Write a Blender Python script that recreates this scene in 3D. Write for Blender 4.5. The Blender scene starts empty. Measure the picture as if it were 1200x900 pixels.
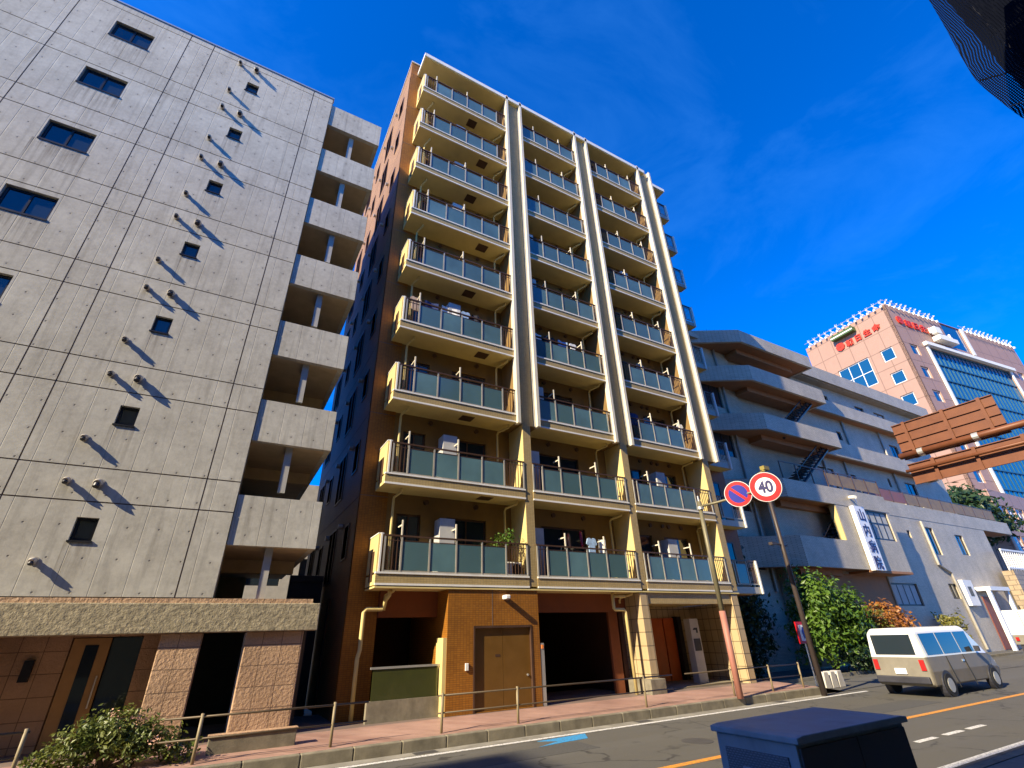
import bpy, bmesh, math, random
from mathutils import Vector, Matrix
rnd = random.Random(7)
C = bpy.context.scene.collection
SC = bpy.context.scene
R = math.radians

# ------------------------------------------------------------------ camera
YAW, PITCH, ROLL, FPX = 0.526455204, 0.486934349, -0.0327624381, 558.623369
CAM = Vector((0, 0, 2.1))
cy, sy, cp, sp = math.cos(YAW), math.sin(YAW), math.cos(PITCH), math.sin(PITCH)
fw = Vector((sy * cp, cy * cp, sp)); rt = Vector((cy, -sy, 0)); up = rt.cross(fw)
r2 = math.cos(ROLL) * rt + math.sin(ROLL) * up
u2 = -math.sin(ROLL) * rt + math.cos(ROLL) * up
cd = bpy.data.cameras.new('camera'); cam = bpy.data.objects.new('camera', cd); C.objects.link(cam)
cd.sensor_fit = 'HORIZONTAL'; cd.sensor_width = 36; cd.lens = 36 * FPX / 1200
cd.clip_start = 0.05; cd.clip_end = 4000
cam.matrix_world = Matrix(((r2.x, u2.x, -fw.x, CAM.x), (r2.y, u2.y, -fw.y, CAM.y), (r2.z, u2.z, -fw.z, CAM.z), (0, 0, 0, 1)))
SC.camera = cam

# ------------------------------------------------------------------ light
SUN = Vector((1.5, 0.365, -1.0)).normalized()        # the way the light travels
elev = math.asin(-SUN.z)
sd = bpy.data.lights.new('sun', 'SUN'); sun = bpy.data.objects.new('sun', sd); C.objects.link(sun)
sd.energy = 5.0; sd.angle = R(0.5); sd.color = (1.0, 0.86, 0.60)
sun.rotation_euler = SUN.to_track_quat('-Z', 'Y').to_euler(); sun.location = (-60, -30, 60)
w = bpy.data.worlds.new('World'); SC.world = w; w.use_nodes = True
nt = w.node_tree; bg = nt.nodes['Background']
sky = nt.nodes.new('ShaderNodeTexSky'); sky.sky_type = 'NISHITA'; sky.sun_disc = False
sky.sun_elevation = elev; sky.sun_rotation = math.atan2(-SUN.x, -SUN.y)
sky.air_density = 1.0; sky.dust_density = 0.2; sky.ozone_density = 4.0
hs = nt.nodes.new('ShaderNodeHueSaturation'); hs.inputs['Saturation'].default_value = 1.25; hs.inputs['Value'].default_value = 1.0
tint = nt.nodes.new('ShaderNodeMix'); tint.data_type = 'RGBA'; tint.blend_type = 'MULTIPLY'; tint.inputs[0].default_value = 1
tint.inputs[7].default_value = (0.46, 0.72, 1.30, 1); nt.links.new(sky.outputs[0], tint.inputs[6]); nt.links.new(tint.outputs[2], hs.inputs['Color']); tcs = nt.nodes.new('ShaderNodeTexCoord'); mps = nt.nodes.new('ShaderNodeMapping'); mps.inputs['Scale'].default_value = (1.2, 2.2, 4.5); mps.inputs['Rotation'].default_value = (0.3, 0.5, 0.4)
nzs = nt.nodes.new('ShaderNodeTexNoise'); nzs.inputs['Scale'].default_value = 1.6; nzs.inputs['Detail'].default_value = 9; nzs.inputs['Roughness'].default_value = 0.62; nzs.inputs['Distortion'].default_value = 0.6
mrs = nt.nodes.new('ShaderNodeMapRange'); mrs.inputs[1].default_value = 0.50; mrs.inputs[2].default_value = 0.80; mrs.inputs[4].default_value = 0.07
wis = nt.nodes.new('ShaderNodeMix'); wis.data_type = 'RGBA'; wis.inputs[7].default_value = (1.2, 4.2, 9.5, 1)
nt.links.new(tcs.outputs['Generated'], mps.inputs[0]); nt.links.new(mps.outputs[0], nzs.inputs['Vector']); nt.links.new(nzs.outputs['Fac'], mrs.inputs[0])
nt.links.new(mrs.outputs[0], wis.inputs[0]); nt.links.new(hs.outputs[0], wis.inputs[6]); nt.links.new(wis.outputs[2], bg.inputs['Color'])
bg.inputs['Strength'].default_value = 0.12
vs = SC.view_settings; vs.view_transform = 'Standard'; vs.look = 'None'; vs.exposure = 1.06; vs.gamma = 1
SC.cycles.max_bounces = 6

# ------------------------------------------------------------------ materials
MATS = {}
def newmat(name):
    m = bpy.data.materials.new(name); m.use_nodes = True
    return m, m.node_tree, m.node_tree.nodes['Principled BSDF']
def N(t, kind, **kw):
    n = t.nodes.new(kind)
    for k, v in kw.items():
        if k in n.inputs.keys(): n.inputs[k].default_value = v
        else: setattr(n, k, v)
    return n
def pos(t): return t.nodes.new('ShaderNodeNewGeometry').outputs['Position']
def mathn(t, op, a, b=None, c=None):
    n = t.nodes.new('ShaderNodeMath'); n.operation = op
    for i, v in enumerate((a, b, c)):
        if v is None: continue
        if hasattr(v, 'is_linked'): t.links.new(v, n.inputs[i])
        else: n.inputs[i].default_value = v
    return n.outputs[0]
def mix(t, fac, a, b, mode='MIX'):
    n = t.nodes.new('ShaderNodeMix'); n.data_type = 'RGBA'; n.blend_type = mode
    for s, v in ((n.inputs[0], fac), (n.inputs[6], a), (n.inputs[7], b)):
        if hasattr(v, 'is_linked'): t.links.new(v, s)
        elif isinstance(v, (int, float)): s.default_value = v
        else: s.default_value = (*v[:3], 1)
    return n.outputs[2]
def ramp(t, v, a, b, lo=0.0, hi=1.0):
    n = t.nodes.new('ShaderNodeMapRange'); t.links.new(v, n.inputs[0])
    n.inputs[1].default_value = a; n.inputs[2].default_value = b; n.inputs[3].default_value = lo; n.inputs[4].default_value = hi
    return n.outputs[0]
def noise(t, vec, scale, detail=4, rough=0.6):
    n = N(t, 'ShaderNodeTexNoise', Scale=scale, Detail=detail, Roughness=rough); t.links.new(vec, n.inputs['Vector'])
    return n.outputs['Fac']
def bump(t, b, h, strength, dist=0.02):
    n = N(t, 'ShaderNodeBump', Strength=strength, Distance=dist); t.links.new(h, n.inputs['Height']); t.links.new(n.outputs[0], b.inputs['Normal'])
def scaled(c, k): return tuple(min(1, x * k) for x in c[:3])
def stretch(t, v, s):
    n = t.nodes.new('ShaderNodeMapping'); t.links.new(v, n.inputs[0]); n.inputs['Scale'].default_value = s; return n.outputs[0]

def plain(name, col, rough=0.6, metal=0.0, var=0.12, scale=2.5, bmp=0.0, bscale=40, spec=0.4, streak=0.0, trans=0.0):
    if name in MATS: return MATS[name]
    m, t, b = newmat(name); p = pos(t)
    f = noise(t, p, scale)
    c = mix(t, ramp(t, f, 0.3, 0.7), scaled(col, 1 - var), scaled(col, 1 + var))
    if streak:
        s = noise(t, stretch(t, p, (5, 5, 0.35)), 1.0, 5)
        c = mix(t, ramp(t, s, 0.52, 0.75, 0, streak), c, scaled(col, 0.45))
    t.links.new(c, b.inputs['Base Color'])
    b.inputs['Metallic'].default_value = metal; b.inputs['Specular IOR Level'].default_value = spec
    t.links.new(ramp(t, f, 0.2, 0.8, max(0.03, rough - 0.08), min(1, rough + 0.08)), b.inputs['Roughness'])
    if bmp: bump(t, b, noise(t, p, bscale), bmp)
    MATS[name] = m; return m

def tile(name, c1, c2, mort, bw, bh, ms=0.006, rough=0.55, offset=0.0, var=0.3, bmp=0.25, soil=0.25, rockn=0.0):
    if name in MATS: return MATS[name]
    m, t, b = newmat(name); p = pos(t)
    s = t.nodes.new('ShaderNodeSeparateXYZ'); t.links.new(p, s.inputs[0])
    u = mathn(t, 'ADD', s.outputs[0], s.outputs[1])
    cb = t.nodes.new('ShaderNodeCombineXYZ'); t.links.new(u, cb.inputs[0]); t.links.new(s.outputs[2], cb.inputs[1])
    br = N(t, 'ShaderNodeTexBrick', offset=offset, squash=1.0)
    t.links.new(cb.outputs[0], br.inputs['Vector'])
    for k, v in (('Scale', 1.0), ('Mortar Size', ms), ('Mortar Smooth', 0.1), ('Bias', 0.0), ('Brick Width', bw), ('Row Height', bh)): br.inputs[k].default_value = v
    br.inputs['Color1'].default_value = (*c1, 1); br.inputs['Color2'].default_value = (*c2, 1); br.inputs['Mortar'].default_value = (*mort, 1)
    n = noise(t, p, 0.9, 5)
    c = mix(t, ramp(t, n, 0.35, 0.7, 0, 1), br.outputs['Color'], mix(t, 1.0, br.outputs['Color'], (1 - var,) * 3, 'MULTIPLY'))
    st = noise(t, stretch(t, p, (4, 4, 0.25)), 1.0, 5)
    c = mix(t, ramp(t, st, 0.55, 0.75, 0, soil), c, scaled(c1, 0.3))
    t.links.new(c, b.inputs['Base Color']); b.inputs['Roughness'].default_value = rough
    b.inputs['Specular IOR Level'].default_value = 0.35
    inv = mathn(t, 'SUBTRACT', 1.0, br.outputs['Fac']); bump(t, b, mathn(t, 'ADD', inv, mathn(t, 'MULTIPLY', noise(t, p, 14, 4), rockn)), bmp, 0.006 + rockn * .02)
    MATS[name] = m; return m

def mat_concrete():
    m, t, b = newmat('fair_faced_concrete'); p = pos(t)
    s = t.nodes.new('ShaderNodeSeparateXYZ'); t.links.new(p, s.inputs[0]); X, Z = s.outputs[0], s.outputs[2]
    Xs = mathn(t, 'ADD', X, 30.04); Zs = mathn(t, 'ADD', Z, 30.0)
    # form boards 0.6 m wide, each its own grey
    bi = mathn(t, 'FLOOR', mathn(t, 'DIVIDE', Xs, 0.6)); zi = mathn(t, 'FLOOR', mathn(t, 'DIVIDE', mathn(t, 'ADD', Zs, mathn(t, 'MULTIPLY', bi, 0.0)), 1.37))
    cb = t.nodes.new('ShaderNodeCombineXYZ'); t.links.new(bi, cb.inputs[0]); t.links.new(zi, cb.inputs[1])
    wn = t.nodes.new('ShaderNodeTexWhiteNoise'); t.links.new(cb.outputs[0], wn.inputs['Vector'])
    base = mix(t, wn.outputs['Value'], (0.54, 0.515, 0.445), (0.58, 0.555, 0.48))
    big = noise(t, p, 0.8, 6, 0.65)
    mid_ = noise(t, p, 2.6, 7, 0.7)
    base = mix(t, ramp(t, mid_, 0.42, 0.7, 0, 0.55), base, (0.30, 0.285, 0.25))
    base = mix(t, ramp(t, big, 0.35, 0.68, 0, 0.75), base, (0.35, 0.325, 0.275))
    fine = noise(t, p, 9, 6, 0.7)
    base = mix(t, ramp(t, fine, 0.35, 0.7, 0, 0.45), base, (0.66, 0.63, 0.54))
    st = noise(t, stretch(t, p, (6, 6, 0.4)), 1.0, 6)
    base = mix(t, ramp(t, st, 0.52, 0.8, 0, 0.6), base, (0.20, 0.18, 0.15))
    # board seams
    fx = mathn(t, 'FRACT', mathn(t, 'DIVIDE', Xs, 0.6)); seam = mathn(t, 'LESS_THAN', mathn(t, 'ABSOLUTE', mathn(t, 'SUBTRACT', fx, 0.5)), 0.0)
    e = mathn(t, 'MINIMUM', fx, mathn(t, 'SUBTRACT', 1.0, fx))
    seam = ramp(t, e, 0.006, 0.018, 1, 0)
    base = mix(t, mathn(t, 'MULTIPLY', seam, mathn(t, 'MULTIPLY', ramp(t, big, .35, .6, .25, 1.0), 0.55)), base, (0.2, 0.185, 0.165))
    # rust and rain drips below the window sills
    def drip(z0, xa, xb, ln, k):
        d = mathn(t, 'MULTIPLY', mathn(t, 'FRACT', mathn(t, 'DIVIDE', mathn(t, 'SUBTRACT', z0 + 27.35, Z), 2.735)), 2.735)
        inx = mathn(t, 'MULTIPLY', mathn(t, 'GREATER_THAN', X, xa), mathn(t, 'LESS_THAN', X, xb))
        s_ = ramp(t, noise(t, stretch(t, p, (11, 11, 0.5)), 1.0, 4), 0.42, 0.66)
        return mathn(t, 'MULTIPLY', mathn(t, 'MULTIPLY', inx, s_), ramp(t, d, 0.0, ln, k, 0))
    for a_ in ((20.48, -7.3, -6.0, 1.5, .75), (20.6, -3.15, -2.65, 1.0, .7), (21.88, -3.02, -2.88, .7, .6), (21.88, -3.58, -3.45, .6, .6)):
        base = mix(t, drip(*a_), base, (0.15, 0.125, 0.10))
    # tie holes
    hx = mathn(t, 'SUBTRACT', mathn(t, 'FRACT', mathn(t, 'DIVIDE', Xs, 0.6)), 0.5)
    hz = mathn(t, 'SUBTRACT', mathn(t, 'FRACT', mathn(t, 'DIVIDE', Zs, 0.684)), 0.5)
    hd = mathn(t, 'SQRT', mathn(t, 'ADD', mathn(t, 'POWER', mathn(t, 'MULTIPLY', hx, 0.6), 2), mathn(t, 'POWER', mathn(t, 'MULTIPLY', hz, 0.684), 2)))
    hole = ramp(t, hd, 0.012, 0.024, .8, 0)
    halo = ramp(t, hd, 0.02, 0.09, 0.35, 0)
    base = mix(t, halo, base, (0.3, 0.28, 0.25))
    base = mix(t, hole, base, (0.1, 0.09, 0.08))
    t.links.new(base, b.inputs['Base Color']); b.inputs['Roughness'].default_value = 0.8; b.inputs['Specular IOR Level'].default_value = 0.25
    h = mathn(t, 'SUBTRACT', mathn(t, 'MULTIPLY', fine, 0.5), mathn(t, 'ADD', hole, mathn(t, 'MULTIPLY', seam, 0.5)))
    bump(t, b, h, 0.5, 0.012)
    return m
CONC = mat_concrete()

def glass(name, col=(0.02, 0.03, 0.04), rough=0.04, wave=0.02):
    if name in MATS: return MATS[name]
    m, t, b = newmat(name); p = pos(t)
    b.inputs['Base Color'].default_value = (*col, 1); b.inputs['Roughness'].default_value = rough
    b.inputs['IOR'].default_value = 1.5; b.inputs['Specular IOR Level'].default_value = 0.8
    bump(t, b, noise(t, p, 1.3, 2), wave, 0.05)
    MATS[name] = m; return m
def clear_glass(name, tint=(0.75, 0.82, 0.8), f=0.12):
    if name in MATS: return MATS[name]
    m, t, b = newmat(name)
    tr = t.nodes.new('ShaderNodeBsdfTransparent'); tr.inputs[0].default_value = (*tint, 1)
    mx = t.nodes.new('ShaderNodeMixShader'); fr = t.nodes.new('ShaderNodeFresnel'); fr.inputs[0].default_value = 1.5
    b.inputs['Base Color'].default_value = (0.02, 0.02, 0.02, 1); b.inputs['Roughness'].default_value = 0.03
    t.links.new(mathn(t, 'ADD', fr.outputs[0], f), mx.inputs[0]); t.links.new(tr.outputs[0], mx.inputs[1]); t.links.new(b.outputs[0], mx.inputs[2])
    t.links.new(mx.outputs[0], t.nodes['Material Output'].inputs[0])
    MATS[name] = m; return m
def frosted(name, col):
    m, t, b = newmat(name); p = pos(t)
    f = noise(t, p, 0.7, 3)
    oi0 = t.nodes.new('ShaderNodeObjectInfo')
    t.links.new(mix(t, mathn(t, 'MULTIPLY', ramp(t, f, 0.3, 0.7), oi0.outputs['Random']), scaled(col, 0.75), scaled(col, 1.35)), b.inputs['Base Color'])
    oi = t.nodes.new('ShaderNodeObjectInfo'); t.links.new(ramp(t, oi.outputs['Random'], 0, 1, 0.12, 0.4), b.inputs['Roughness']); b.inputs['Specular IOR Level'].default_value = 0.8
    b.inputs['Transmission Weight'].default_value = 0.25
    MATS[name] = m; return m
def mat_net():
    m, t, b = newmat('scaffold_mesh'); p = pos(t)
    s = t.nodes.new('ShaderNodeSeparateXYZ'); t.links.new(p, s.inputs[0])
    a = mathn(t, 'ADD', s.outputs[0], s.outputs[1])
    gx = mathn(t, 'ABSOLUTE', mathn(t, 'SUBTRACT', mathn(t, 'FRACT', mathn(t, 'DIVIDE', a, 0.055)), 0.5))
    gz = mathn(t, 'ABSOLUTE', mathn(t, 'SUBTRACT', mathn(t, 'FRACT', mathn(t, 'DIVIDE', s.outputs[2], 0.055)), 0.5))
    hole = mathn(t, 'LESS_THAN', mathn(t, 'MAXIMUM', gx, gz), 0.2)
    b.inputs['Base Color'].default_value = (0.003, 0.004, 0.008, 1); b.inputs['Roughness'].default_value = 1.0; b.inputs['Specular IOR Level'].default_value = 0.05
    tr = t.nodes.new('ShaderNodeBsdfTransparent'); mx = t.nodes.new('ShaderNodeMixShader')
    t.links.new(hole, mx.inputs[0]); t.links.new(b.outputs[0], mx.inputs[1]); t.links.new(tr.outputs[0], mx.inputs[2])
    t.links.new(mx.outputs[0], t.nodes['Material Output'].inputs[0])
    return m
def mat_leaf(name, a, bcol, scale=1.2):
    if name in MATS: return MATS[name]
    m, t, b = newmat(name); p = pos(t)
    oi = noise(t, p, 7.0, 2); big = noise(t, p, scale, 3)
    c = mix(t, ramp(t, mathn(t, 'ADD', mathn(t, 'MULTIPLY', oi, 0.6), mathn(t, 'MULTIPLY', big, 0.4)), 0.35, 0.65), a, bcol)
    t.links.new(c, b.inputs['Base Color']); b.inputs['Roughness'].default_value = 0.45
    tl = t.nodes.new('ShaderNodeBsdfTranslucent'); t.links.new(c, tl.inputs[0])
    mx = t.nodes.new('ShaderNodeMixShader'); mx.inputs[0].default_value = 0.25
    t.links.new(b.outputs[0], mx.inputs[1]); t.links.new(tl.outputs[0], mx.inputs[2]); t.links.new(mx.outputs[0], t.nodes['Material Output'].inputs[0])
    MATS[name] = m; return m
def mat_asphalt():
    m, t, b = newmat('asphalt'); p = pos(t)
    f = noise(t, p, 60, 3, 0.8); g = noise(t, p, 0.5, 5); v = N(t, 'ShaderNodeTexVoronoi', Scale=45.0); t.links.new(p, v.inputs['Vector'])
    c = mix(t, ramp(t, f, 0.3, 0.75), (0.05, 0.045, 0.036), (0.15, 0.138, 0.108))
    c = mix(t, ramp(t, g, 0.35, 0.7, 0, 0.6), c, (0.085, 0.08, 0.07))
    w2 = noise(t, stretch(t, p, (0.08, 1.4, 1)), 1.0, 4)
    c = mix(t, ramp(t, w2, 0.5, 0.7, 0, 0.4), c, (0.12, 0.115, 0.105))
    wv = t.nodes.new('ShaderNodeVectorMath'); wv.operation = 'ADD'; nz_ = N(t, 'ShaderNodeTexNoise', Scale=1.2, Detail=5.0); t.links.new(p, nz_.inputs['Vector'])
    t.links.new(p, wv.inputs[0]); t.links.new(nz_.outputs['Color'], wv.inputs[1])
    ck = N(t, 'ShaderNodeTexVoronoi', Scale=0.33, feature='DISTANCE_TO_EDGE'); t.links.new(wv.outputs[0], ck.inputs['Vector'])
    c = mix(t, mathn(t, 'MULTIPLY', ramp(t, ck.outputs['Distance'], 0.004, 0.012, 0.8, 0), ramp(t, g, 0.42, 0.55)), c, (0.025, 0.022, 0.018))
    c = mix(t, ramp(t, noise(t, p, 1.7, 3), 0.62, 0.72, 0, 0.5), c, (0.04, 0.037, 0.032))
    t.links.new(c, b.inputs['Base Color']); b.inputs['Roughness'].default_value = 0.85
    bump(t, b, f, 0.6, 0.01); return m
def road_paint(name, col):
    m, t, b = newmat(name); p = pos(t)
    f = noise(t, p, 22, 5, 0.75)
    t.links.new(mix(t, ramp(t, f, 0.46, 0.62, 0, 0.8), col, (0.09, 0.085, 0.08)), b.inputs['Base Color']); b.inputs['Roughness'].default_value = 0.7
    return m

BROWN = tile('brown_mosaic_tile', (0.36, 0.145, 0.014), (0.29, 0.11, 0.010), (0.18, 0.07, 0.012), 0.095, 0.05, 0.005, var=0.2)
BEIGE = tile('beige_mosaic_tile', (0.47, 0.35, 0.16), (0.41, 0.30, 0.13), (0.30, 0.22, 0.10), 0.095, 0.05, 0.005, var=0.15)
CREAM = plain('cream_render', (0.62, 0.49, 0.20), 0.75, var=0.07, streak=0.2)
SOFFIT = plain('cream_soffit_board', (0.66, 0.53, 0.22), 0.8, var=0.06)
WHITE = plain('white_paint', (0.78, 0.76, 0.70), 0.5, var=0.05, streak=0.15)
FINW = plain('ivory_fin_paint', (0.66, 0.60, 0.47), 0.5, var=0.05, streak=0.2)
STEEL = plain('light_aluminium', (0.55, 0.54, 0.5), 0.35, 0.6, var=0.06)
BRONZE = plain('bronze_metal', (0.10, 0.055, 0.035), 0.4, 0.3)
DARKMETAL = plain('dark_frame_metal', (0.025, 0.025, 0.03), 0.4, 0.4)
FROST = frosted('frosted_glass', (0.12, 0.225, 0.245))
WGLASS = glass('window_glass')
CURT = plain('pale_curtain', (0.45, 0.45, 0.42), 0.9)
DOORM = plain('bronze_door_metal', (0.17, 0.085, 0.018), 0.4, 0.2, var=0.08)
GREYTILE = tile('grey_facade_tile', (0.66, 0.57, 0.43), (0.53, 0.465, 0.36), (0.34, 0.30, 0.23), 0.23, 0.065, 0.012, offset=0.5, var=0.2, bmp=0.5)
BRSOF = plain('brown_soffit_paint', (0.36, 0.17, 0.075), 0.75)
STONE = tile('tan_stone_slab', (0.56, 0.37, 0.23), (0.50, 0.32, 0.195), (0.24, 0.15, 0.09), 0.42, 0.42, 0.008, offset=0.0, bmp=0.7, rockn=1.2)
ROUGH = plain('bush_hammered_stone', (0.34, 0.29, 0.19), 0.9, var=0.35, scale=11, bmp=1.0, bscale=13)
KERB = plain('kerb_concrete', (0.20, 0.175, 0.125), 0.85, var=0.3, scale=3, bmp=0.3, streak=0.4)
PAVER = tile('pink_paver', (0.44, 0.27, 0.21), (0.38, 0.22, 0.17), (0.22, 0.16, 0.13), 0.2, 0.1, 0.006, offset=0.5)
ASPH = mat_asphalt()
PINK = tile('pink_cladding_panel', (0.37, 0.225, 0.165), (0.36, 0.22, 0.16), (0.23, 0.14, 0.10), 3.4, 3.9, 0.09, var=0.06, soil=0.05, bmp=0.1)
RED = plain('red_sign_paint', (0.50, 0.005, 0.008), 0.45, var=0.03)
ORED = plain('vermilion_lettering', (0.55, 0.035, 0.012), 0.5, var=0.03)
BLUE = plain('blue_sign_paint', (0.006, 0.010, 0.25), 0.45, var=0.03)
SIGNW = plain('white_sign_sheet', (0.82, 0.82, 0.82), 0.4, var=0.02)
NAVY = plain('navy_lettering', (0.02, 0.02, 0.10), 0.5, var=0.03)
RUST = plain('brown_sign_steel', (0.155, 0.052, 0.02), 0.5, 0.1, var=0.1, streak=0.2)
BOXBL = plain('blue_grey_cabinet_paint', (0.15, 0.21, 0.27), 0.5, var=0.2, scale=4, streak=.4)
BOXDK = plain('dark_cabinet_paint', (0.035, 0.035, 0.045), 0.5, var=0.2)
CARW = plain('white_car_paint', (0.80, 0.80, 0.78), 0.2, var=0.02, spec=0.6)
TYRE = plain('black_rubber', (0.015, 0.015, 0.015), 0.8)
WOOD = plain('brown_bark', (0.10, 0.07, 0.045), 0.9, var=0.3, scale=12, bmp=0.5)
CARGL = clear_glass('car_window_glass')

# ------------------------------------------------------------------ geometry helpers
def wloc(o):
    v = Vector((0, 0, 0))
    while o is not None:
        v = v + o.location; o = o.parent
    return v
class MB:
    def __init__(s, f=None): s.bm = bmesh.new(); s.f = f or (lambda a, b, c: (a, b, c))
    def v(s, p): return s.bm.verts.new(s.f(*p))
    def face(s, pts):
        try: return s.bm.faces.new([s.v(p) for p in pts])
        except ValueError: return None
    def box(s, x0, x1, y0, y1, z0, z1):
        vs = [s.v((x, y, z)) for z in (z0, z1) for y in (y0, y1) for x in (x0, x1)]
        for q in ((0, 2, 3, 1), (4, 5, 7, 6), (0, 1, 5, 4), (2, 6, 7, 3), (0, 4, 6, 2), (1, 3, 7, 5)): s.bm.faces.new([vs[i] for i in q])
        return s
    def prism(s, poly, a0, a1, axis='y'):
        mk = {'y': lambda p, a: (p[0], a, p[1]), 'z': lambda p, a: (p[0], p[1], a), 'x': lambda p, a: (a, p[0], p[1])}[axis]
        A = [s.v(mk(p, a0)) for p in poly]; B = [s.v(mk(p, a1)) for p in poly]; n = len(poly)
        s.bm.faces.new(A); s.bm.faces.new(B[::-1])
        for i in range(n): s.bm.faces.new((A[i], B[i], B[(i + 1) % n], A[(i + 1) % n]))
        return s
    def tube(s, pts, r, n=10, r1=None):
        pts = [Vector(s.f(*p)) for p in pts]; rings = []
        for i, p in enumerate(pts):
            a = pts[max(0, i - 1)]; b = pts[min(len(pts) - 1, i + 1)]; d = (b - a).normalized()
            e = d.orthogonal().normalized() if i == 0 else (e - d * e.dot(d)).normalized()
            g = d.cross(e); rr = r if r1 is None else r + (r1 - r) * i / (len(pts) - 1)
            rings.append([s.bm.verts.new(p + rr * (math.cos(2 * math.pi * k / n) * e + math.sin(2 * math.pi * k / n) * g)) for k in range(n)])
        for i in range(len(rings) - 1):
            for k in range(n): s.bm.faces.new((rings[i][k], rings[i][(k + 1) % n], rings[i + 1][(k + 1) % n], rings[i + 1][k]))
        s.bm.faces.new(rings[0][::-1]); s.bm.faces.new(rings[-1]); return s
    def skin(s, u0, u1, z0, z1, holes=(), thick=0.15, d0=0.0):
        us = sorted({u0, u1, *[h[0] for h in holes], *[h[1] for h in holes]}); zs = sorted({z0, z1, *[h[2] for h in holes], *[h[3] for h in holes]})
        for i in range(len(us) - 1):
            for j in range(len(zs) - 1):
                cu, cz = (us[i] + us[i + 1]) / 2, (zs[j] + zs[j + 1]) / 2
                if any(h[0] < cu < h[1] and h[2] < cz < h[3] for h in holes): continue
                s.face([(us[i], d0, zs[j]), (us[i + 1], d0, zs[j]), (us[i + 1], d0, zs[j + 1]), (us[i], d0, zs[j + 1])])
        for a, b, c, d, q in [(u0, u1, z0, z1, 1)] + [(*h[:4], 0) for h in holes]:
            ring = [(a, c), (b, c), (b, d), (a, d)]
            for k in range(4):
                p, r = ring[k], ring[(k + 1) % 4]
                s.face([(p[0], d0, p[1]), (r[0], d0, r[1]), (r[0], d0 + thick, r[1]), (p[0], d0 + thick, p[1])])
        return s
    def build(s, name, mat, parent=None, smooth=False, bevel=0.0, fix=True):
        me = bpy.data.meshes.new(name)
        if parent is not None:
            o = wloc(parent)
            for vv in s.bm.verts: vv.co -= o
        if fix: bmesh.ops.recalc_face_normals(s.bm, faces=s.bm.faces)
        s.bm.to_mesh(me); s.bm.free()
        if smooth:
            for pl in me.polygons: pl.use_smooth = True
        me.materials.append(mat)
        ob = bpy.data.objects.new(name, me); C.objects.link(ob)
        if parent is not None: ob.parent = parent
        if bevel:
            md = ob.modifiers.new('bevel', 'BEVEL'); md.width = bevel; md.segments = 2; md.limit_method = 'ANGLE'
        return ob
def tag(o, label=None, cat=None, group=None, kind=None):
    if label: o['label'] = label
    if cat: o['category'] = cat
    if group: o['group'] = group
    if kind: o['kind'] = kind
    return o
def thing(name, loc, label, cat, group=None):
    o = bpy.data.objects.new(name, None); C.objects.link(o); o.location = loc; o.empty_display_size = 0.2
    return tag(o, label, cat, group)
def struct(o): o['kind'] = 'structure'; return o
def boxpart(name, parent, mat, *b, bevel=0.0): return MB().box(*b).build(name, mat, parent, bevel=bevel)
def facade(p, d):                       # u along d, depth along the inward normal
    d = Vector((d[0], d[1])).normalized(); n = Vector((-d.y, d.x))
    return lambda u, q, z: (p[0] + d.x * u + n.x * q, p[1] + d.y * u + n.y * q, z)
def window(parent, f, u0, u1, z0, z1, d, nmul=1, frame=None, pane=None, fw_=0.05, dep=0.06, name='window', tr=None):
    frame = frame or DARKMETAL; pane = pane or WGLASS
    m = MB(f)
    m.box(u0, u1, d, d + dep, z0, z0 + fw_); m.box(u0, u1, d, d + dep, z1 - fw_, z1)
    m.box(u0, u0 + fw_, d + .002, d + dep - .002, z0 + fw_, z1 - fw_); m.box(u1 - fw_, u1, d + .002, d + dep - .002, z0 + fw_, z1 - fw_)
    for k in range(nmul):
        c = u0 + (u1 - u0) * (k + 1) / (nmul + 1); m.box(c - fw_ * .45, c + fw_ * .45, d + .002, d + dep - .004, z0 + fw_, z1 - fw_)
    if tr: 
        zz = z0 + (z1 - z0) * tr; m.box(u0 + fw_, u1 - fw_, d + .004, d + dep - .006, zz - fw_ * .4, zz + fw_ * .4)
    fr = m.build(name, frame, parent)
    MB(f).box(u0 + fw_ * .5, u1 - fw_ * .5, d + dep * .5, d + dep * .5 + .012, z0 + fw_ * .5, z1 - fw_ * .5).build('pane', pane, fr)
    return fr
def text(name, s, size, mat, parent, M, depth=0.02, sx=1.0, bold=0.0):
    cu = bpy.data.curves.new(name, 'FONT'); cu.body = s; cu.size = size; cu.extrude = depth; cu.offset = bold; cu.align_x = 'CENTER'; cu.align_y = 'CENTER'
    tmp = bpy.data.objects.new(name + '_tmp', cu); C.objects.link(tmp)
    bpy.context.view_layer.update()
    me = bpy.data.meshes.new_from_object(tmp.evaluated_get(bpy.context.evaluated_depsgraph_get()))
    bpy.data.objects.remove(tmp)
    if me.vertices:          # centre the ink
        xs = [v.co.x for v in me.vertices]; ys = [v.co.y for v in me.vertices]
        cx, cyy = (min(xs) + max(xs)) / 2, (min(ys) + max(ys)) / 2
        for v in me.vertices: v.co.x = (v.co.x - cx) * sx; v.co.y -= cyy
    o = wloc(parent)
    me.transform(Matrix.Translation(-o) @ M); me.materials.clear(); me.materials.append(mat)
    ob = bpy.data.objects.new(name, me); C.objects.link(ob); ob.parent = parent
    return ob
def frame_matrix(p, u, v):
    u = Vector(u).normalized(); v = Vector(v).normalized(); n = u.cross(v)
    return Matrix(((u.x, v.x, n.x, p[0]), (u.y, v.y, n.y, p[1]), (u.z, v.z, n.z, p[2]), (0, 0, 0, 1)))

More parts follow.
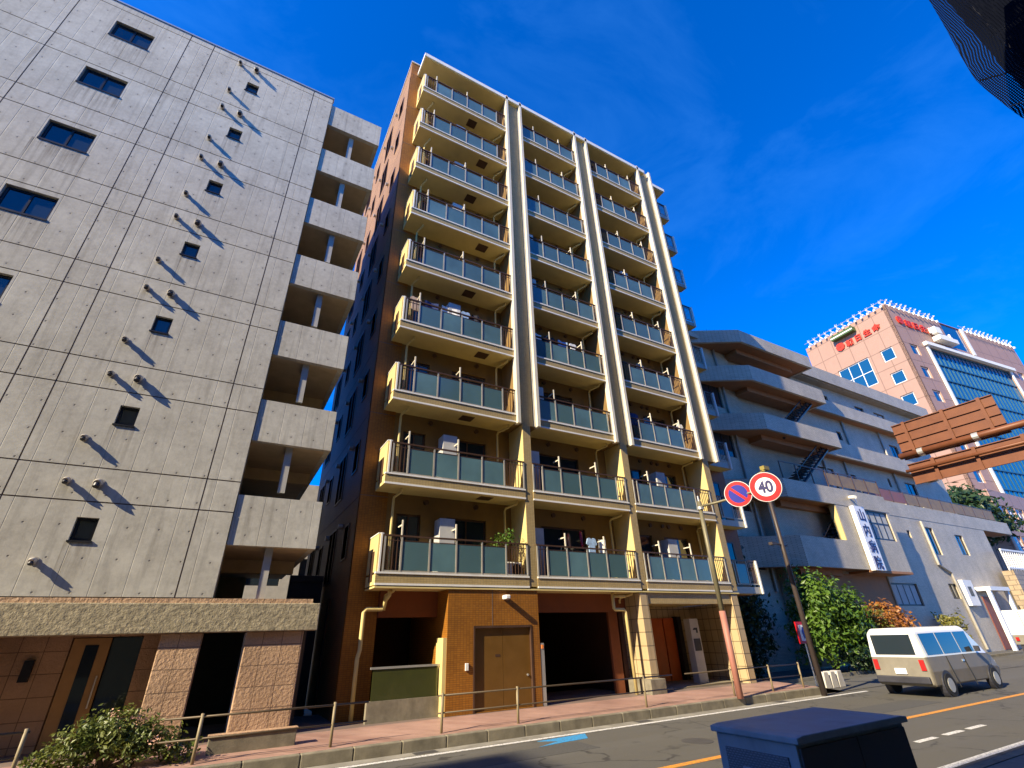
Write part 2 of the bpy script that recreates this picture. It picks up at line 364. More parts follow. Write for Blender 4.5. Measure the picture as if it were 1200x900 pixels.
# ------------------------------------------------------------------ ground and road
def sheet(name, mat, x0, x1, y0, y1, z): return struct(MB().face([(x0, y0, z), (x1, y0, z), (x1, y1, z), (x0, y1, z)]) and None) if False else struct(_sheet(name, mat, x0, x1, y0, y1, z))
def _sheet(name, mat, x0, x1, y0, y1, z):
    m = MB(); m.face([(x0, y0, z), (x1, y0, z), (x1, y1, z), (x0, y1, z)]); return m.build(name, mat)
GROUNDM = plain('pale_ground', (0.20, 0.18, 0.15), 0.9, var=0.25)
sheet('ground', GROUNDM, -1500, 1500, -1500, 1500, -0.03)
sheet('road', ASPH, -150, 260, 4.6, 11.95, 0.0)
sheet('forecourt', ASPH, 20.5, 130, 12.0, 19.5, 0.004)
def strip(name, mat, x0, x1, y0, y1, z): 
    m = MB(); m.box(x0, x1, y0, y1, z - .003, z); return struct(m.build(name, mat))
ORANGE = road_paint('orange_road_paint', (0.75, 0.30, 0.02)); RWHITE = road_paint('white_road_paint', (0.72, 0.70, 0.66)); RBLUE = road_paint('blue_road_paint', (0.03, 0.30, 0.62))
strip('centre_line_marking', ORANGE, -60, 200, 7.76, 7.92, 0.005)
strip('edge_line_marking', RWHITE, -60, 21, 11.42, 11.56, 0.005)
strip('edge_line_marking', RWHITE, -60, 200, 5.05, 5.19, 0.005)
for x in (12.75, 13.95, 15.05): strip('dash_marking', RWHITE, x, x + 0.8, 6.27, 6.40, 0.005)
m = MB()
m.prism([(6.6, 10.72), (7.3, 11.0), (6.9, 11.28), (8.3, 11.36), (8.0, 10.85), (7.4, 10.82)], 0.002, 0.006, 'z')
struct(m.build('blue_arrow_marking', RBLUE))
m = MB(); m.tube([(9.6, 9.1, .001), (9.6, 9.1, .006)], .33, 32); struct(m.build('manhole_cover', plain('cast_iron_cover', (.09, .085, .08), .6, .3, bmp=.6, bscale=30)))
PATCH = plain('dark_asphalt_patch', (.075, .072, .066), .9, var=.35, scale=30, bmp=.4, bscale=60)
strip('road_patch', PATCH, 10.8, 19.5, 8.6, 9.5, 0.0035); strip('road_patch', PATCH, 2.0, 7.6, 9.9, 10.7, 0.0035); strip('gutter', plain('gutter_concrete', (.24, .22, .18), .85, var=.3, streak=.2), -60, 19, 11.60, 11.948, 0.004)
for x in (4.2, 10.3, 16.2): strip('drain_grate', plain('cast_iron_cover', (.09, .085, .08), .6, .3, bmp=.6, bscale=30), x, x + .5, 11.64, 11.9, 0.008)
# far pavement: kerb stones, paved strip rising to the buildings
for i in range(34):
    x = -14 + i * 1.0
    if 18.9 < x + .5: break
    struct(MB().box(x + .006, x + .994, 11.95, 12.12, -0.02, 0.22).build('kerb', KERB, bevel=0.02))
m = MB()
m.face([(-60, 12.12, .215), (19.2, 12.12, .215), (19.2, 14.0, .30), (-60, 14.0, .30)]); m.face([(-60, 14.0, .30), (19.2, 14.0, .30), (19.2, 17, .305), (-60, 17, .305)])
m.face([(19.2, 12.12, .215), (20.6, 12.12, .0), (20.6, 14, .0), (19.2, 14, .3)])
struct(m.build('pavement', PAVER))
m = MB(); m.box(-60, 130, -4, 4.45, -0.02, 0.14); struct(m.build('near_pavement', GROUNDM))
m = MB(); m.box(-60, 130, 4.45, 4.6, -0.02, 0.15); struct(m.build('near_kerb', KERB))
for i in range(30): struct(MB().box(20.6 + i, 21.59 + i, 14.9 + i * .04, 15.05 + i * .04, 0, 0.14).build('kerb', KERB))

# ------------------------------------------------------------------ concrete block
cb = thing('concrete_building', (-6, 14, 0), 'grey fair faced concrete block with vent hoods and open end corridors at the left', 'building')
XL = -17.0; YC = 14.0; ROOF = 22.33
fC = facade((0, YC), (1, 0))
vj = [XL, -14.1, -11.3, -8.27, -5.2, -4.46, -0.87, -0.12]
hj = [3.09, 5.07, 5.85, 7.82, 8.58, 10.56, 11.33, 13.30, 14.07, 16.05, 16.82, 18.78, 19.52, 22.02, ROOF]
bigw = [(-7.2, -6.1, 20.50 - 2.735 * k, 21.34 - 2.735 * k) for k in range(6)] + [(-12.9, -11.8, 20.50 - 2.735 * k, 21.34 - 2.735 * k) for k in range(6)]
smallw = [(-3.1, -2.7, 20.62 - 2.735 * k, 21.13 - 2.735 * k) for k in range(7)]
holes = bigw + smallw
m = MB(fC); g = 0.015
for i in range(len(vj) - 1):
    for j in range(len(hj) - 1):
        a, b, c, d = vj[i] + g, vj[i + 1] - g, hj[j] + g, hj[j + 1] - g
        if i == 0: a -= g
        if i == len(vj) - 2: b += g
        hh = [h for h in holes if a < h[0] and h[1] < b and c < h[2] and h[3] < d]
        m.skin(a, b, c, d, hh, 0.16)
m.build('wall', CONC, cb)
SEAL = plain('joint_sealant', (0.14, 0.10, 0.09), 0.8)
m = MB(fC)
for x in vj[1:-1]: m.box(x - g - .004, x + g + .004, .016, .05, hj[0], ROOF - .02)
for z in hj[1:-1]: m.box(XL, vj[-1] - .004, .018, .05, z - g - .004, z + g + .004)
m.build('expansion_joint', SEAL, cb)
m = MB(); m.box(XL, -0.12, YC + .165, 27, 3.05, ROOF - .01); m.build('body', CONC, cb)
m = MB(); m.box(XL, -.08, YC - .025, YC + .2, ROOF + .003, ROOF + .07); m.build('roof_coping', STEEL, cb)
for h in bigw:
    wdw = window(cb, fC, h[0] + .02, h[1] - .02, h[2] + .05, h[3] - .02, .09, 1)
    MB(fC).box(h[0] + .03, h[1] - .03, .150, .158, h[2] + .05, h[3] - .02).build('curtain', plain('blue_grey_curtain', (.10, .14, .17), .9), wdw)
    MB(fC).box(h[0] - .0, h[1] + .0, -.02, .09, h[2] - .03, h[2] + .03).build('sill', DARKMETAL, wdw)
for h in smallw:
    wdw = window(cb, fC, h[0] + .01, h[1] - .01, h[2] + .03, h[3] - .01, .09, 0)
    MB(fC).box(h[0] + .02, h[1] - .02, .150, .158, h[2] + .03, h[3] - .01).build('blind', DARKMETAL, wdw)
    MB(fC).box(h[0] - .02, h[1] + .02, -.03, .06, h[2] - .025, h[2] + .012).build('sill', DARKMETAL, wdw)
HOOD = plain('stained_vent_metal', (0.48, 0.44, 0.38), 0.45, 0.5, var=0.2)
def vent(x, z, r):
    m = MB(); m.tube([(x, YC + .02, z), (x, YC - .09, z)], r, 16)
    m.tube([(x, YC - .06, z - .005), (x, YC - .10, z - .01), (x, YC - .15, z - .02), (x, YC - .165, z - .03)], r * 1.25, 16, r * .85)
    m.tube([(x, YC + .0, z), (x, YC - .015, z)], r * 1.4, 16)
    o = m.build('vent_hood', HOOD, cb)
    MB().tube([(x, YC - .12, z - r * .5), (x, YC - .15, z - r * 1.45)], r * .8, 12).build('louvre', DARKMETAL, o)
for k in range(7):
    vent(-3.51, 21.9 - 2.735 * k, .06); vent(-2.95, 21.9 - 2.735 * k, .08); vent(-3.51, 20.16 - 2.73 * k, .06)
# corridors open to the front and the right
BEIP = plain('beige_corridor_paint', (0.50, 0.38, 0.24), 0.8)
CORB = 21.5
for k in range(7):
    zt = 5.54 + 2.74 * k; zb_ = zt - 1.24
    m = MB(); m.box(-.10, 1.97, YC + .04, YC + .2, zb_, zt); m.box(1.82, 1.97, YC + .205, CORB, zb_ + .003, zt - .002)
    co = m.build('corridor_parapet', CONC, cb)
    m = MB(); m.box(-.115, 1.815, YC + .205, CORB, zb_ + .005, zb_ + .2); m.build('slab', BEIP, co)
    m = MB(); m.box(-.10, 1.8, YC + 2.6, YC + 2.9, zb_ - .35, zb_ + .003); m.build('beam', BEIP, co)
    m = MB(); m.box(.80, .98, YC + .24, YC + .34, zb_ - 1.3, zb_ + .004)
    m.box(.82, .96, YC + .342, YC + .9, zb_ - .12, zb_ + .002); m.build('drain_channel', plain('grey_channel', (.42, .40, .36), .6), co)
m = MB(); m.box(-.118, -.1, YC + .2, CORB, 3.05, ROOF); m.build('corridor_wall', BEIP, cb)
m = MB(); m.box(-.1, 1.97, YC + .04, CORB, 21.99, 22.0 + .0); 
m.bm.free()
m = MB(); m.box(-.1, .75, CORB - .2, CORB, 3.0, 22.0); m.build('stair_wall', BEIP, cb)
# beam, lintel strip and ground floor
m = MB(); m.box(XL, 2.28, 13.88, 14.5, 2.38, 2.98); m.build('stone_beam', ROUGH, cb, bevel=.015)
m = MB(); m.box(XL, 2.1, 13.985, 14.6, 2.985, 3.085); m.build('lintel_strip', STONE, cb)
m = MB(); m.box(-.92, -.13, 14.0, 14.85, .28, 2.378); m.build('stone_pillar', STONE, cb, bevel=.02)
m = MB(); m.box(.75, 2.0, 14.0, 14.9, .28, 2.378); m.build('stone_pillar', STONE, cb, bevel=.02)
m = MB(); m.box(-5.4, -4.2, 14.0, 14.9, .28, 2.378); m.build('stone_pillar', STONE, cb, bevel=.02)
m = MB(); m.box(XL, -2.62, 15.22, 15.4, .28, 3.0); m.box(-1.33, -.9, 15.22, 15.4, .28, 3.0); m.box(-2.62, -1.33, 15.22, 15.4, 2.36, 3.0); m.build('entrance_wall', STONE, cb)
m = MB(); m.box(XL, 2.2, 14.5, 24, 2.98, 3.04); m.build('entrance_ceiling', BEIP, cb)
dr = thing_d = MB().box(-2.6, -1.92, 15.24, 15.30, .3, 2.34).build('door', plain('tan_door_paint', (.42, .25, .10), .4), cb)
MB().box(-2.36, -2.12, 15.225, 15.238, .5, 2.2).build('door_glass', WGLASS, dr)
MB().tube([(-1.98, 15.2, 1.0), (-1.98, 15.2, 1.6)], .018, 8).build('handle', STEEL, dr)
MB().box(-1.9, -1.34, 15.30, 15.32, .3, 2.34).build('entrance_glazing', WGLASS, cb)
MB().box(-3.28, -3.12, 15.12, 15.22, 1.55, 1.95).build('wall_lamp', DARKMETAL, cb)
MB().box(-4.0, -.9, 15.42, 15.6, -.05, 3.0).build('dark_backing', DARKMETAL, cb)  # added dark backing, stops bright daylight showing through the entrance
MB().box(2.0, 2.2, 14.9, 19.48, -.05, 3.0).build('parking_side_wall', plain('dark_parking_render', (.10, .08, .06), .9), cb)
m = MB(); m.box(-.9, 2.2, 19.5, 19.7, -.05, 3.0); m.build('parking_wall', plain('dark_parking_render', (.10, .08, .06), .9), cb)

# ------------------------------------------------------------------ brown apartment block
ab = thing('apartment_building', (10, 14.85, 0.28), 'ten storey brown and beige tiled apartment block with glass fronted balconies, middle of the picture', 'building')
YF, YB, AR, X0, X1, YE = 13.95, 15.0, 29.62, 3.16, 20.75, 24.5
B0, PIT = 3.45, 2.811
fA = facade((0, YB), (1, 0)); fS = facade((X0, 0), (0, -1))   # side: u = -Y
BAYS = [(3.72, 8.25, [3.78, 4.27, 5.12, 5.97, 6.83, 7.68, 8.22], [(0, 1), (5, 6)], [1, 3]),
        (9.2, 12.9, [9.22, 9.3, 10.06, 10.92, 11.78, 12.68, 12.86], [(0, 1), (5, 6)], [2, 4]),
        (13.85, 17.95, [13.88, 14.45, 15.3, 16.2, 17.08, 17.92], [(0, 1), (4, 5)], [2, 4])]
LOWB = [(3.72, 8.5, [3.78, 4.27, 5.12, 5.97, 6.83, 7.68, 8.46], [(0, 1), (5, 6)], [1, 3]),
        (8.82, 13.2, [8.86, 9.25, 10.06, 10.92, 11.78, 12.68, 13.15], [(0, 1), (5, 6)], [2, 4]),
        (13.52, 18.1, [13.58, 13.78, 14.5, 15.33, 16.22, 17.08, 18.05], [(0, 1), (5, 6)], [2, 4])]
WINS = [[(4.35, 5.15), (6.05, 7.5)], [(9.75, 11.75)], [(14.0, 15.2), (15.9, 17.3)]]
holes = []
for k in range(9):
    b = B0 + PIT * k
    for bay in WINS:
        for (a, c) in bay: holes.append((a, c, b + .33, b + 2.2))
m = MB(fA); m.skin(X0, X1, 3.42, AR - 1.2, holes, .14)
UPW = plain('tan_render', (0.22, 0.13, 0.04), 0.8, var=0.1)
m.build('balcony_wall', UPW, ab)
# brown corner strips, side wall and roof
m = MB(); m.box(X0 + .12, X1, YB + .145, YE, 3.42, AR - .02); m.build('body', BROWN, ab)
m = MB(); m.box(X0, 4.02, YB - .03, YB + .12, .28, AR); m.box(18.3, X1 + .01, YB - .03, YB - .001, 3.40, AR - .5); m.build('brown_tile_wall', BROWN, ab)
m = MB()
for z in [6.1 + 2.811 * k for k in range(9)]: m.box(X0 - .003, 4.03, YB - .034, YB - .029, z, z + .02); m.box(X0 - .004, X0 + .001, YB - .03, YE, z, z + .02)
m.build('expansion_joint', SEAL, ab)
MB().box(X0, X0 + .118, YB + .121, YE, .28, AR).build('side_wall', tile('sunlit_brown_tile', (0.36, 0.205, 0.085), (0.31, 0.17, 0.07), (0.2, 0.11, 0.05), 0.095, 0.05, 0.005, var=0.2), ab)  # same brown tile, strong sunlight on this side put into its colour
# windows and hoods along the left side
for k in range(9):
    for n, yy in enumerate((16.3, 18.6, 20.9, 23.0)):
        b = B0 + PIT * k + .9
        if n in (0, 2): window(ab, fS, -yy - .35, -yy + .35, b, b + 1.1, -.03, 0, BRONZE)
        else:
            window(ab, fS, -yy - .6, -yy + .6, b - .5, b + 1.3, -.03, 1, BRONZE)
        if n < 3:
            MB().tube([(X0 + .02, yy + .9, b + 1.2), (X0 - .13, yy + .9, b + 1.2)], .09, 10).build('vent_hood', HOOD, ab)
m = MB(); m.box(3.55, 18.55, 13.86, 15.13, 28.62, 28.82); m.box(18.553, 20.8, 14.34, 15.13, 28.60, 28.80); m.build('roof_canopy', SOFFIT, ab)
m = MB(); m.box(3.53, 18.57, 13.80, 13.858, 28.66, 28.90); m.box(18.573, 20.83, 14.28, 14.338, 28.64, 28.88); m.box(3.50, 3.549, 13.80, 14.96, 28.66, 28.90); m.box(X0 - .04, 4.3, YB - .07, YB + .2, AR + .003, AR + .06); m.box(X0 - .04, X0 + .2, YB + .203, YE, AR + .003, AR + .06); m.build('roof_coping', WHITE, ab)
# tall fin pillars and lower pillars
for (a, b) in ((8.22, 9.22), (12.86, 13.86), (17.9, 19.1)):
    m = MB(); m.box(a + .16, b - .16, 13.99, 14.06, 9.06, 28.95); pl = m.build('pillar', BEIGE, ab)
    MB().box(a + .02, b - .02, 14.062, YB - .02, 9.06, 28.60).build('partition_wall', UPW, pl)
    for (u, v) in ((a + .01, a + .14), (b - .14, b - .01)):
        m = MB(); m.box(u + .001, v - .001, 13.80, 14.06, 9.02, 28.98); m.build('fin', FINW, pl)
    m = MB()
    for (u, v) in ((a + .161, a + .20), (b - .20, b - .161)): m.box(u, v, 13.95, 13.988, 9.05, 28.96)
    m.build('flashing', STEEL, pl)
for (a, b) in ((8.5, 8.82), (13.2, 13.52), (18.1, 18.46)):
    m = MB(); m.box(a, b, YF + .002, YF + .03, 3.48, 9.05); pl = m.build('pillar', BEIGE, ab)
    MB().box(a, b, YF + .031, YB, 3.48, 9.05).build('pillar_side', CREAM, pl)
# balconies
POSTM = plain('warm_grey_post_paint', (.40, .37, .31), .45, .2)
def railing(parent, posts, bars, b, brk, first_left, y=YF):
    m = MB(); m.box(posts[0] - .03, posts[-1] + .03, y - .03, y + .035, b + 1.29, b + 1.335)
    m.box(posts[0], posts[-1], y - .012, y + .012, b + 1.17, b + 1.19)
    for (i, j) in bars:
        n = max(2, int((posts[j] - posts[i]) / .105))
        for q in range(1, n):
            x = posts[i] + (posts[j] - posts[i]) * q / n; m.box(x - .011, x + .011, y - .011, y + .011, b + .36, b + 1.29)
    m.build('railing', BRONZE, parent)
    m = MB()
    for x in posts: m.box(x - .024, x + .024, y - .024, y + .028, b + .33, b + 1.289)
    m.box(posts[0], posts[-1], y - .018, y + .018, b + .335, b + .375)
    m.build('railing_post', POSTM, parent)
    for i in range(len(posts) - 1):
        if (i, i + 1) in bars: continue
        MB().box(posts[i] + .03, posts[i + 1] - .03, y - .006, y + .006, b + .385, b + 1.165).build('glass_panel', FROST, parent)
    for i in brk:
        m = MB(); m.box(posts[i] - .02, posts[i] + .02, y + .03, y + .07, b + .5, b + 1.78); m.box(posts[i] - .018, posts[i] + .018, y + .071, y + .42, b + 1.62, b + 1.66)
        m.build('laundry_bracket', FINW, parent)
for k in range(9):
    b = B0 + PIT * k; low = k < 2
    for i, (x0, x1, posts, bars, brk) in enumerate(LOWB if low else BAYS):
        m = MB(); m.box(x0 - (.12 if i == 0 else 0), x1, YF + .022, YB - .001, b, b + .27)
        bal = m.build('balcony', SOFFIT, ab)
        m = MB(); m.box(x0 - (.12 if i == 0 else 0), x1 + (0.0 if not low else .0), YF - .02, YF + .02, b + .045, b + .28); m.build('fascia', BEIGE, bal)
        m = MB(); m.box(x0 - .13 if i == 0 else x0, x1, YF - .045, YF + .10, b + .282, b + .33); m.box(x0 - .125 if i == 0 else x0, x1, YF - .032, YF + .018, b - .012, b + .043); m.build('coping', WHITE, bal)
        railing(bal, posts, bars, b, brk if (k + i) % 4 != 3 else brk[:1], i == 0)
        if i == 0:
            m = MB(); m.box(3.6, 3.70, YF + .0, YB, b + .332, b + 1.34); ew = m.build('end_wall', CREAM, bal)
            m = MB(); m.box(3.65, 3.70, YF - .03, YF - .002, b + .331, b + 1.37); m.box(3.585, 3.74, YF, YB - .05, b + 1.341, b + 1.37); m.build('cap', WHITE, ew)
            m = MB(); m.box(3.585, 3.598, 14.25, 14.6, b + .1, b + .9); m.build('vent_slot', BRONZE, ew)
        # soffit details of the slab: escape hatch, drain
        if k > 0:
            hx = (x0 + x1) / 2 + (1.05 if k % 2 else 0.45) if i == 0 else None
            if hx: MB().box(hx - .24, hx + .24, 14.2, 14.62, b - .014, b - .001).build('escape_hatch', BRONZE, bal)
        px = x1 - .42
        m = MB(); m.tube([(px + .25, 14.25, b - .02), (px + .25, 14.25, b - .12), (px, 14.62, b - .22), (px, 14.70, b - .3), (px, 14.70, b - PIT + .3 if k > 0 else b - .4)], .038, 8); m.build('downpipe', CREAM, bal)
        if i == 0:
            m = MB(); m.tube([(4.25, 14.3, b - .02), (4.25, 14.3, b - .12), (4.12, 14.62, b - .22), (4.12, 14.66, b - .3), (4.12, 14.66, b - PIT + .3 if k > 0 else b - .6)], .04, 8); m.build('downpipe', CREAM, bal)
        # windows and round vents at the back
        for (a, c) in WINS[i]:
            wdw = window(ab, fA, a + .01, c - .01, b + .335, b + 2.19, .06, 1, BRONZE)
            if rnd.random() < .6:
                s = rnd.choice((0.25, .45)); MB(fA).box(a + .06, a + .06 + (c - a) * s, .125, .135, b + .4, b + 2.12).build('curtain', CURT, wdw)
        for vx in ([5.3, 7.1] if i == 0 else [10.3, 11.7] if i == 1 else [15.2, 15.9, 16.25, 17.0]):
            MB().tube([(vx, YB + .02, b + 2.62), (vx, YB - .06, b + 2.62)], .085, 14).build('round_vent', BRONZE, ab)
        if low or rnd.random() < .45:
            cx = 5.55 if i == 0 else x0 + .22 if i == 1 else 15.35
            MB().box(cx, cx + (.5 if i != 1 else .35), 14.3, 14.78, b + .28, b + (2.0 if i == 0 else 1.95)).build('partition_board', plain('pale_board', (.50, .49, .47), .6), bal)
    # small balcony at the right corner
    m = MB(); m.box(18.47 if low else 19.11, 20.62, 14.42, YB - .032, b - .02, b + .2); bal = m.build('balcony', SOFFIT, ab)
    m = MB(); m.box(18.47 if low else 19.11, 20.64, 14.37, 14.415, b - .02, b + .24); m.build('fascia', POSTM, bal)
    m = MB(); m.box(20.58, 20.66, 14.30, 14.368, b - .03, b + 1.33); m.box(20.645, 20.69, 14.372, 14.8, b - .03, b + .26); m.build('end_post', WHITE, bal)
    railing(bal, [19.15, 19.3, 20.0, 20.55], [(0, 1), (2, 3)], b, [], False, 14.395)
    window(ab, fA, 19.3, 20.2, b + .335, b + 2.2, -.08, 0, BRONZE)
# gate of the ground floor
MB().box(3.6, 18.5, 13.93, 14.96, 3.37, 3.415).build('first_floor_soffit', SOFFIT, ab)
fG = facade((0, 13.97), (1, 0))
m = MB(fG); m.skin(5.77, 8.80, .2, 3.368, [(6.60, 8.50, .32, 2.36)], .12)
m.box(5.771, 8.799, .123, 3.2, .2, 3.367); m.build('tiled_meter_block', BROWN, ab)
m = MB(); m.box(7.18, 7.195, 13.965, 13.972, 2.36, 3.36); m.build('expansion_joint', SEAL, ab)
fr = MB(); fr.box(6.57, 6.62, 13.955, 14.08, .3, 2.40); fr.box(8.48, 8.53, 13.955, 14.08, .3, 2.40); fr.box(6.62, 8.48, 13.957, 14.08, 2.34, 2.40)
fr = fr.build('door_frame', BRONZE, ab)
for (a, c) in ((6.625, 7.545), (7.555, 8.475)):
    d_ = MB().box(a, c, 14.035, 14.075, .33, 2.335).build('door', DOORM, ab)
    if a < 7: MB().box(7.30, 7.46, 14.030, 14.034, 1.60, 1.66).build('name_plate', BRONZE, d_)
    else: MB().tube([(8.36, 14.03, 1.1), (8.36, 13.99, 1.1)], .03, 10).build('handle', STEEL, d_)
m = MB(); m.box(7.52, 7.68, 13.70, 13.97, 3.10, 3.22); m.build('wall_lamp', WHITE, ab, bevel=.03)
MB().box(6.32, 6.42, 13.93, 13.97, 1.30, 1.48).build('key_box', WHITE, ab, bevel=.01)
m = MB(); m.box(5.66, 5.768, 13.99, 14.5, .2, 2.12); m.build('corner_guard', CREAM, ab)
# left bay, header and dark interior
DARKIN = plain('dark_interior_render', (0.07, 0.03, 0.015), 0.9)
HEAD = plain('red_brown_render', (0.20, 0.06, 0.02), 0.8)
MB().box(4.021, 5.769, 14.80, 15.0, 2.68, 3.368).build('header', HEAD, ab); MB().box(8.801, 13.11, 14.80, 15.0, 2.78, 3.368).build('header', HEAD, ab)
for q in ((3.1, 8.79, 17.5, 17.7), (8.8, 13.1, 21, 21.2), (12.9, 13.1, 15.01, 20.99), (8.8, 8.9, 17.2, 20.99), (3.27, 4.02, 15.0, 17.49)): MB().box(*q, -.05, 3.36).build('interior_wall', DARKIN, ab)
m = MB(); m.box(12.3, 12.7, 14.85, 14.95, .2, 2.778); m.build('garage_jamb', HEAD, ab)
m = MB(); m.box(3.75, 5.655, 14.15, 14.30, .2, .76); m.build('low_wall', KERB, ab)
gf = MB().box(3.85, 5.62, 14.19, 14.215, .765, 1.45).build('screen_panel', glass('green_reflective_glass', (.05, .055, .015), .12, .4), ab)
MB().box(3.78, 5.65, 14.17, 14.235, 1.451, 1.50).build('top_rail', STEEL, gf)
m = MB(); m.tube([(4.15, 14.35, 3.36), (4.15, 14.35, 3.22), (4.1, 14.5, 3.1), (4.1, 14.6, 2.95), (4.05, 14.6, 2.88), (3.62, 14.6, 2.88), (3.55, 14.6, 2.8), (3.55, 14.6, 1.9), (3.5, 14.58, 1.7), (3.5, 14.56, .3)], .055, 12); m.build('downpipe', CREAM, ab, smooth=True)
m = MB(); m.tube([(12.05, 14.2, 3.36), (12.05, 14.2, 2.86), (12.1, 14.2, 2.82), (12.5, 14.2, 2.82), (12.56, 14.2, 2.74), (12.60, 14.2, .3)], .055, 12); m.tube([(12.1, 14.2, 3.25), (12.6, 14.2, 3.25)], .05, 10); m.build('downpipe', CREAM, ab, smooth=True)
m = MB(); m.box(8.82, 8.95, 13.98, 14.1, .25, 1.9); ic = m.build('access_post', STEEL, ab); MB().box(8.85, 8.92, 13.965, 13.979, 1.75, 1.85).build('lamp', plain('amber_lens', (.8, .25, .05), .3), ic)
# entrance bay
ENT = tile('entrance_stone_tile', (0.48, 0.36, 0.20), (0.44, 0.33, 0.18), (0.12, 0.09, 0.05), 0.33, 0.42, 0.012, var=0.15)
for (a, c, pl_) in ((13.12, 13.46, True), (18.0, 18.36, False)):
    m = MB(); m.box(a, c, 13.96, 14.8, .25, 3.36); pp = m.build('pillar', ENT, ab)
    if pl_: MB().box(a - .22, c + .12, 13.80, 14.9, .2, .72).build('plinth', KERB, pp, bevel=.02)
m = MB(); m.box(13.47, 17.99, 14.0, 14.25, 3.0, 3.36); m.build('lintel', BEIGE, ab)
m = MB(); m.box(13.47, 17.99, 14.251, 17.0, 3.05, 3.1); m.build('entrance_ceiling', SOFFIT, ab)
m = MB(); m.box(13.1, 19.3, 16.6, 16.8, .2, 3.05); m.box(18.37, 18.5, 14.5, 16.6, .2, 3.05); m.build('entrance_wall', ENT, ab)
ODOOR = plain('orange_door_paint', (.50, .10, .02), .4)
for (a, c) in ((15.9, 16.55), (16.62, 17.2)): MB().box(a, c, 16.52, 16.58, .3, 2.6).build('door', ODOOR, ab)
MB().box(17.22, 17.45, 16.3, 16.595, .3, 2.65).build('dark_jamb', DARKMETAL, ab)
wp = MB().box(16.5, 16.98, 15.0, 15.3, .25, 2.52).build('intercom_panel', plain('grey_white_panel', (.42, .40, .37), .5), ab)
MB().box(16.56, 16.92, 14.985, 14.999, 1.4, 1.82).build('screen', DARKMETAL, wp); MB().prism([(16.6, 2.12), (16.68, 2.2), (16.86, 2.2), (16.86, 2.02), (16.78, 2.02), (16.78, 2.12)], 14.985, 14.999).build('house_number', DARKMETAL, wp)
m = MB(); m.box(13.5, 18.0, 14.3, 16.5, .2, .34); m.build('entrance_step', KERB, ab)

# laundry and plants on the balconies (each a thing)
def garment(x, k, wd, h, mat, label, kind='towel', cat='laundry'):
    b = B0 + PIT * k; z = b + 1.72; m = MB(); n = 7
    pts = []
    for q in range(n):
        u = q / (n - 1); pts.append((x + wd * u, 14.28 + .035 * math.sin(6 * u + x)))
    if kind == 'shirt':
        poly = [(0, 0), (.22, .05), (.4, .0), (.6, 0), (.78, .05), (1.0, 0), (1.18, -.3), (1.0, -.38), (.9, -.25), (.9, -1), (.1, -1), (.1, -.25), (0, -.38), (-.18, -.3)]
        m.prism([(x + wd * p, z + h * q) for p, q in poly], 14.26, 14.30)
    else:
        for q in range(n - 1):
            a, c = pts[q], pts[q + 1]
            for y0 in (0, .03): m.face([(a[0], a[1] + y0, z), (c[0], c[1] + y0, z), (c[0], c[1] + y0 * 2.2, z - h), (a[0], a[1] + y0 * 2.2, z - h)])
            m.face([(a[0], a[1], z), (a[0], a[1] + .03, z), (c[0], c[1] + .03, z), (c[0], c[1], z)])
    o = m.build({'towel': 'hanging_towel', 'shirt': 'hanging_shirt'}[kind], mat)
    tag(o, label, cat, 'laundry drying on the balconies')
fab = lambda n, c: plain(n, c, .9, var=.2, scale=9)
W_, BK, DB, LB, TN = fab('white_cotton', (.75, .74, .72)), fab('black_cotton', (.02, .02, .03)), fab('dark_blue_cotton', (.03, .05, .15)), fab('light_blue_cotton', (.35, .5, .7)), fab('tan_cotton', (.45, .33, .25))
garment(4.0, 3, .38, .6, TN, 'tan shirt leftmost in the laundry of the left bay, fourth balcony up', 'shirt')
garment(4.55, 3, .55, .42, DB, 'dark navy towel between the tan shirt and the white towel, left bay, fourth balcony up')
garment(5.25, 3, .75, .40, W_, 'white towel hanging mid row on the left bay, fourth balcony up')
garment(6.10, 3, .32, .48, LB, 'pale blue shirt hanging right of the white towel on the left bay, fourth balcony up', 'shirt')
garment(6.55, 3, .32, .45, BK, 'black towel rightmost in the laundry of the left bay, fourth balcony up')
garment(9.4, 3, .45, .38, W_, 'white towel leftmost in the laundry of the middle bay, fourth balcony up')
garment(10.0, 3, .5, .38, BK, 'black shirt drying on the middle bay, fourth balcony up', 'shirt')
garment(10.7, 3, .5, .36, LB, 'pale blue towel drying on the middle bay, fourth balcony up')
garment(11.35, 3, .3, .38, W_, 'white shirt rightmost in the laundry of the middle bay, fourth balcony up', 'shirt')
garment(11.25, 0, .35, .62, LB, 'pale blue shirt on the lowest balcony of the middle bay', 'shirt')
garment(11.75, 0, .3, .5, W_, 'white towel on the lowest balcony of the middle bay')
garment(14.3, 2, .55, .55, DB, 'dark blue towel on the third balcony up of the right bay')
garment(15.3, 3, .5, .38, TN, 'tan towel on the fourth balcony up of the right bay')
garment(17.3, 2, .3, .45, W_, 'white shirt on the third balcony up of the right bay', 'shirt')
o = thing('outdoor_unit', (8.1, 14.3, B0 + .28), 'white air conditioner outdoor unit at the right end of the lowest left balcony', 'air conditioner')
MB().box(7.75, 8.42, 14.2, 14.48, B0 + .31, B0 + .78).build('casing', WHITE, o, bevel=.02); MB().tube([(8.2, 14.195, B0 + .55), (8.2, 14.185, B0 + .55)], .18, 20).build('fan_grille', DARKMETAL, o); MB().box(7.8, 8.38, 14.22, 14.45, B0 + .28, B0 + .309).build('feet', DARKMETAL, o)

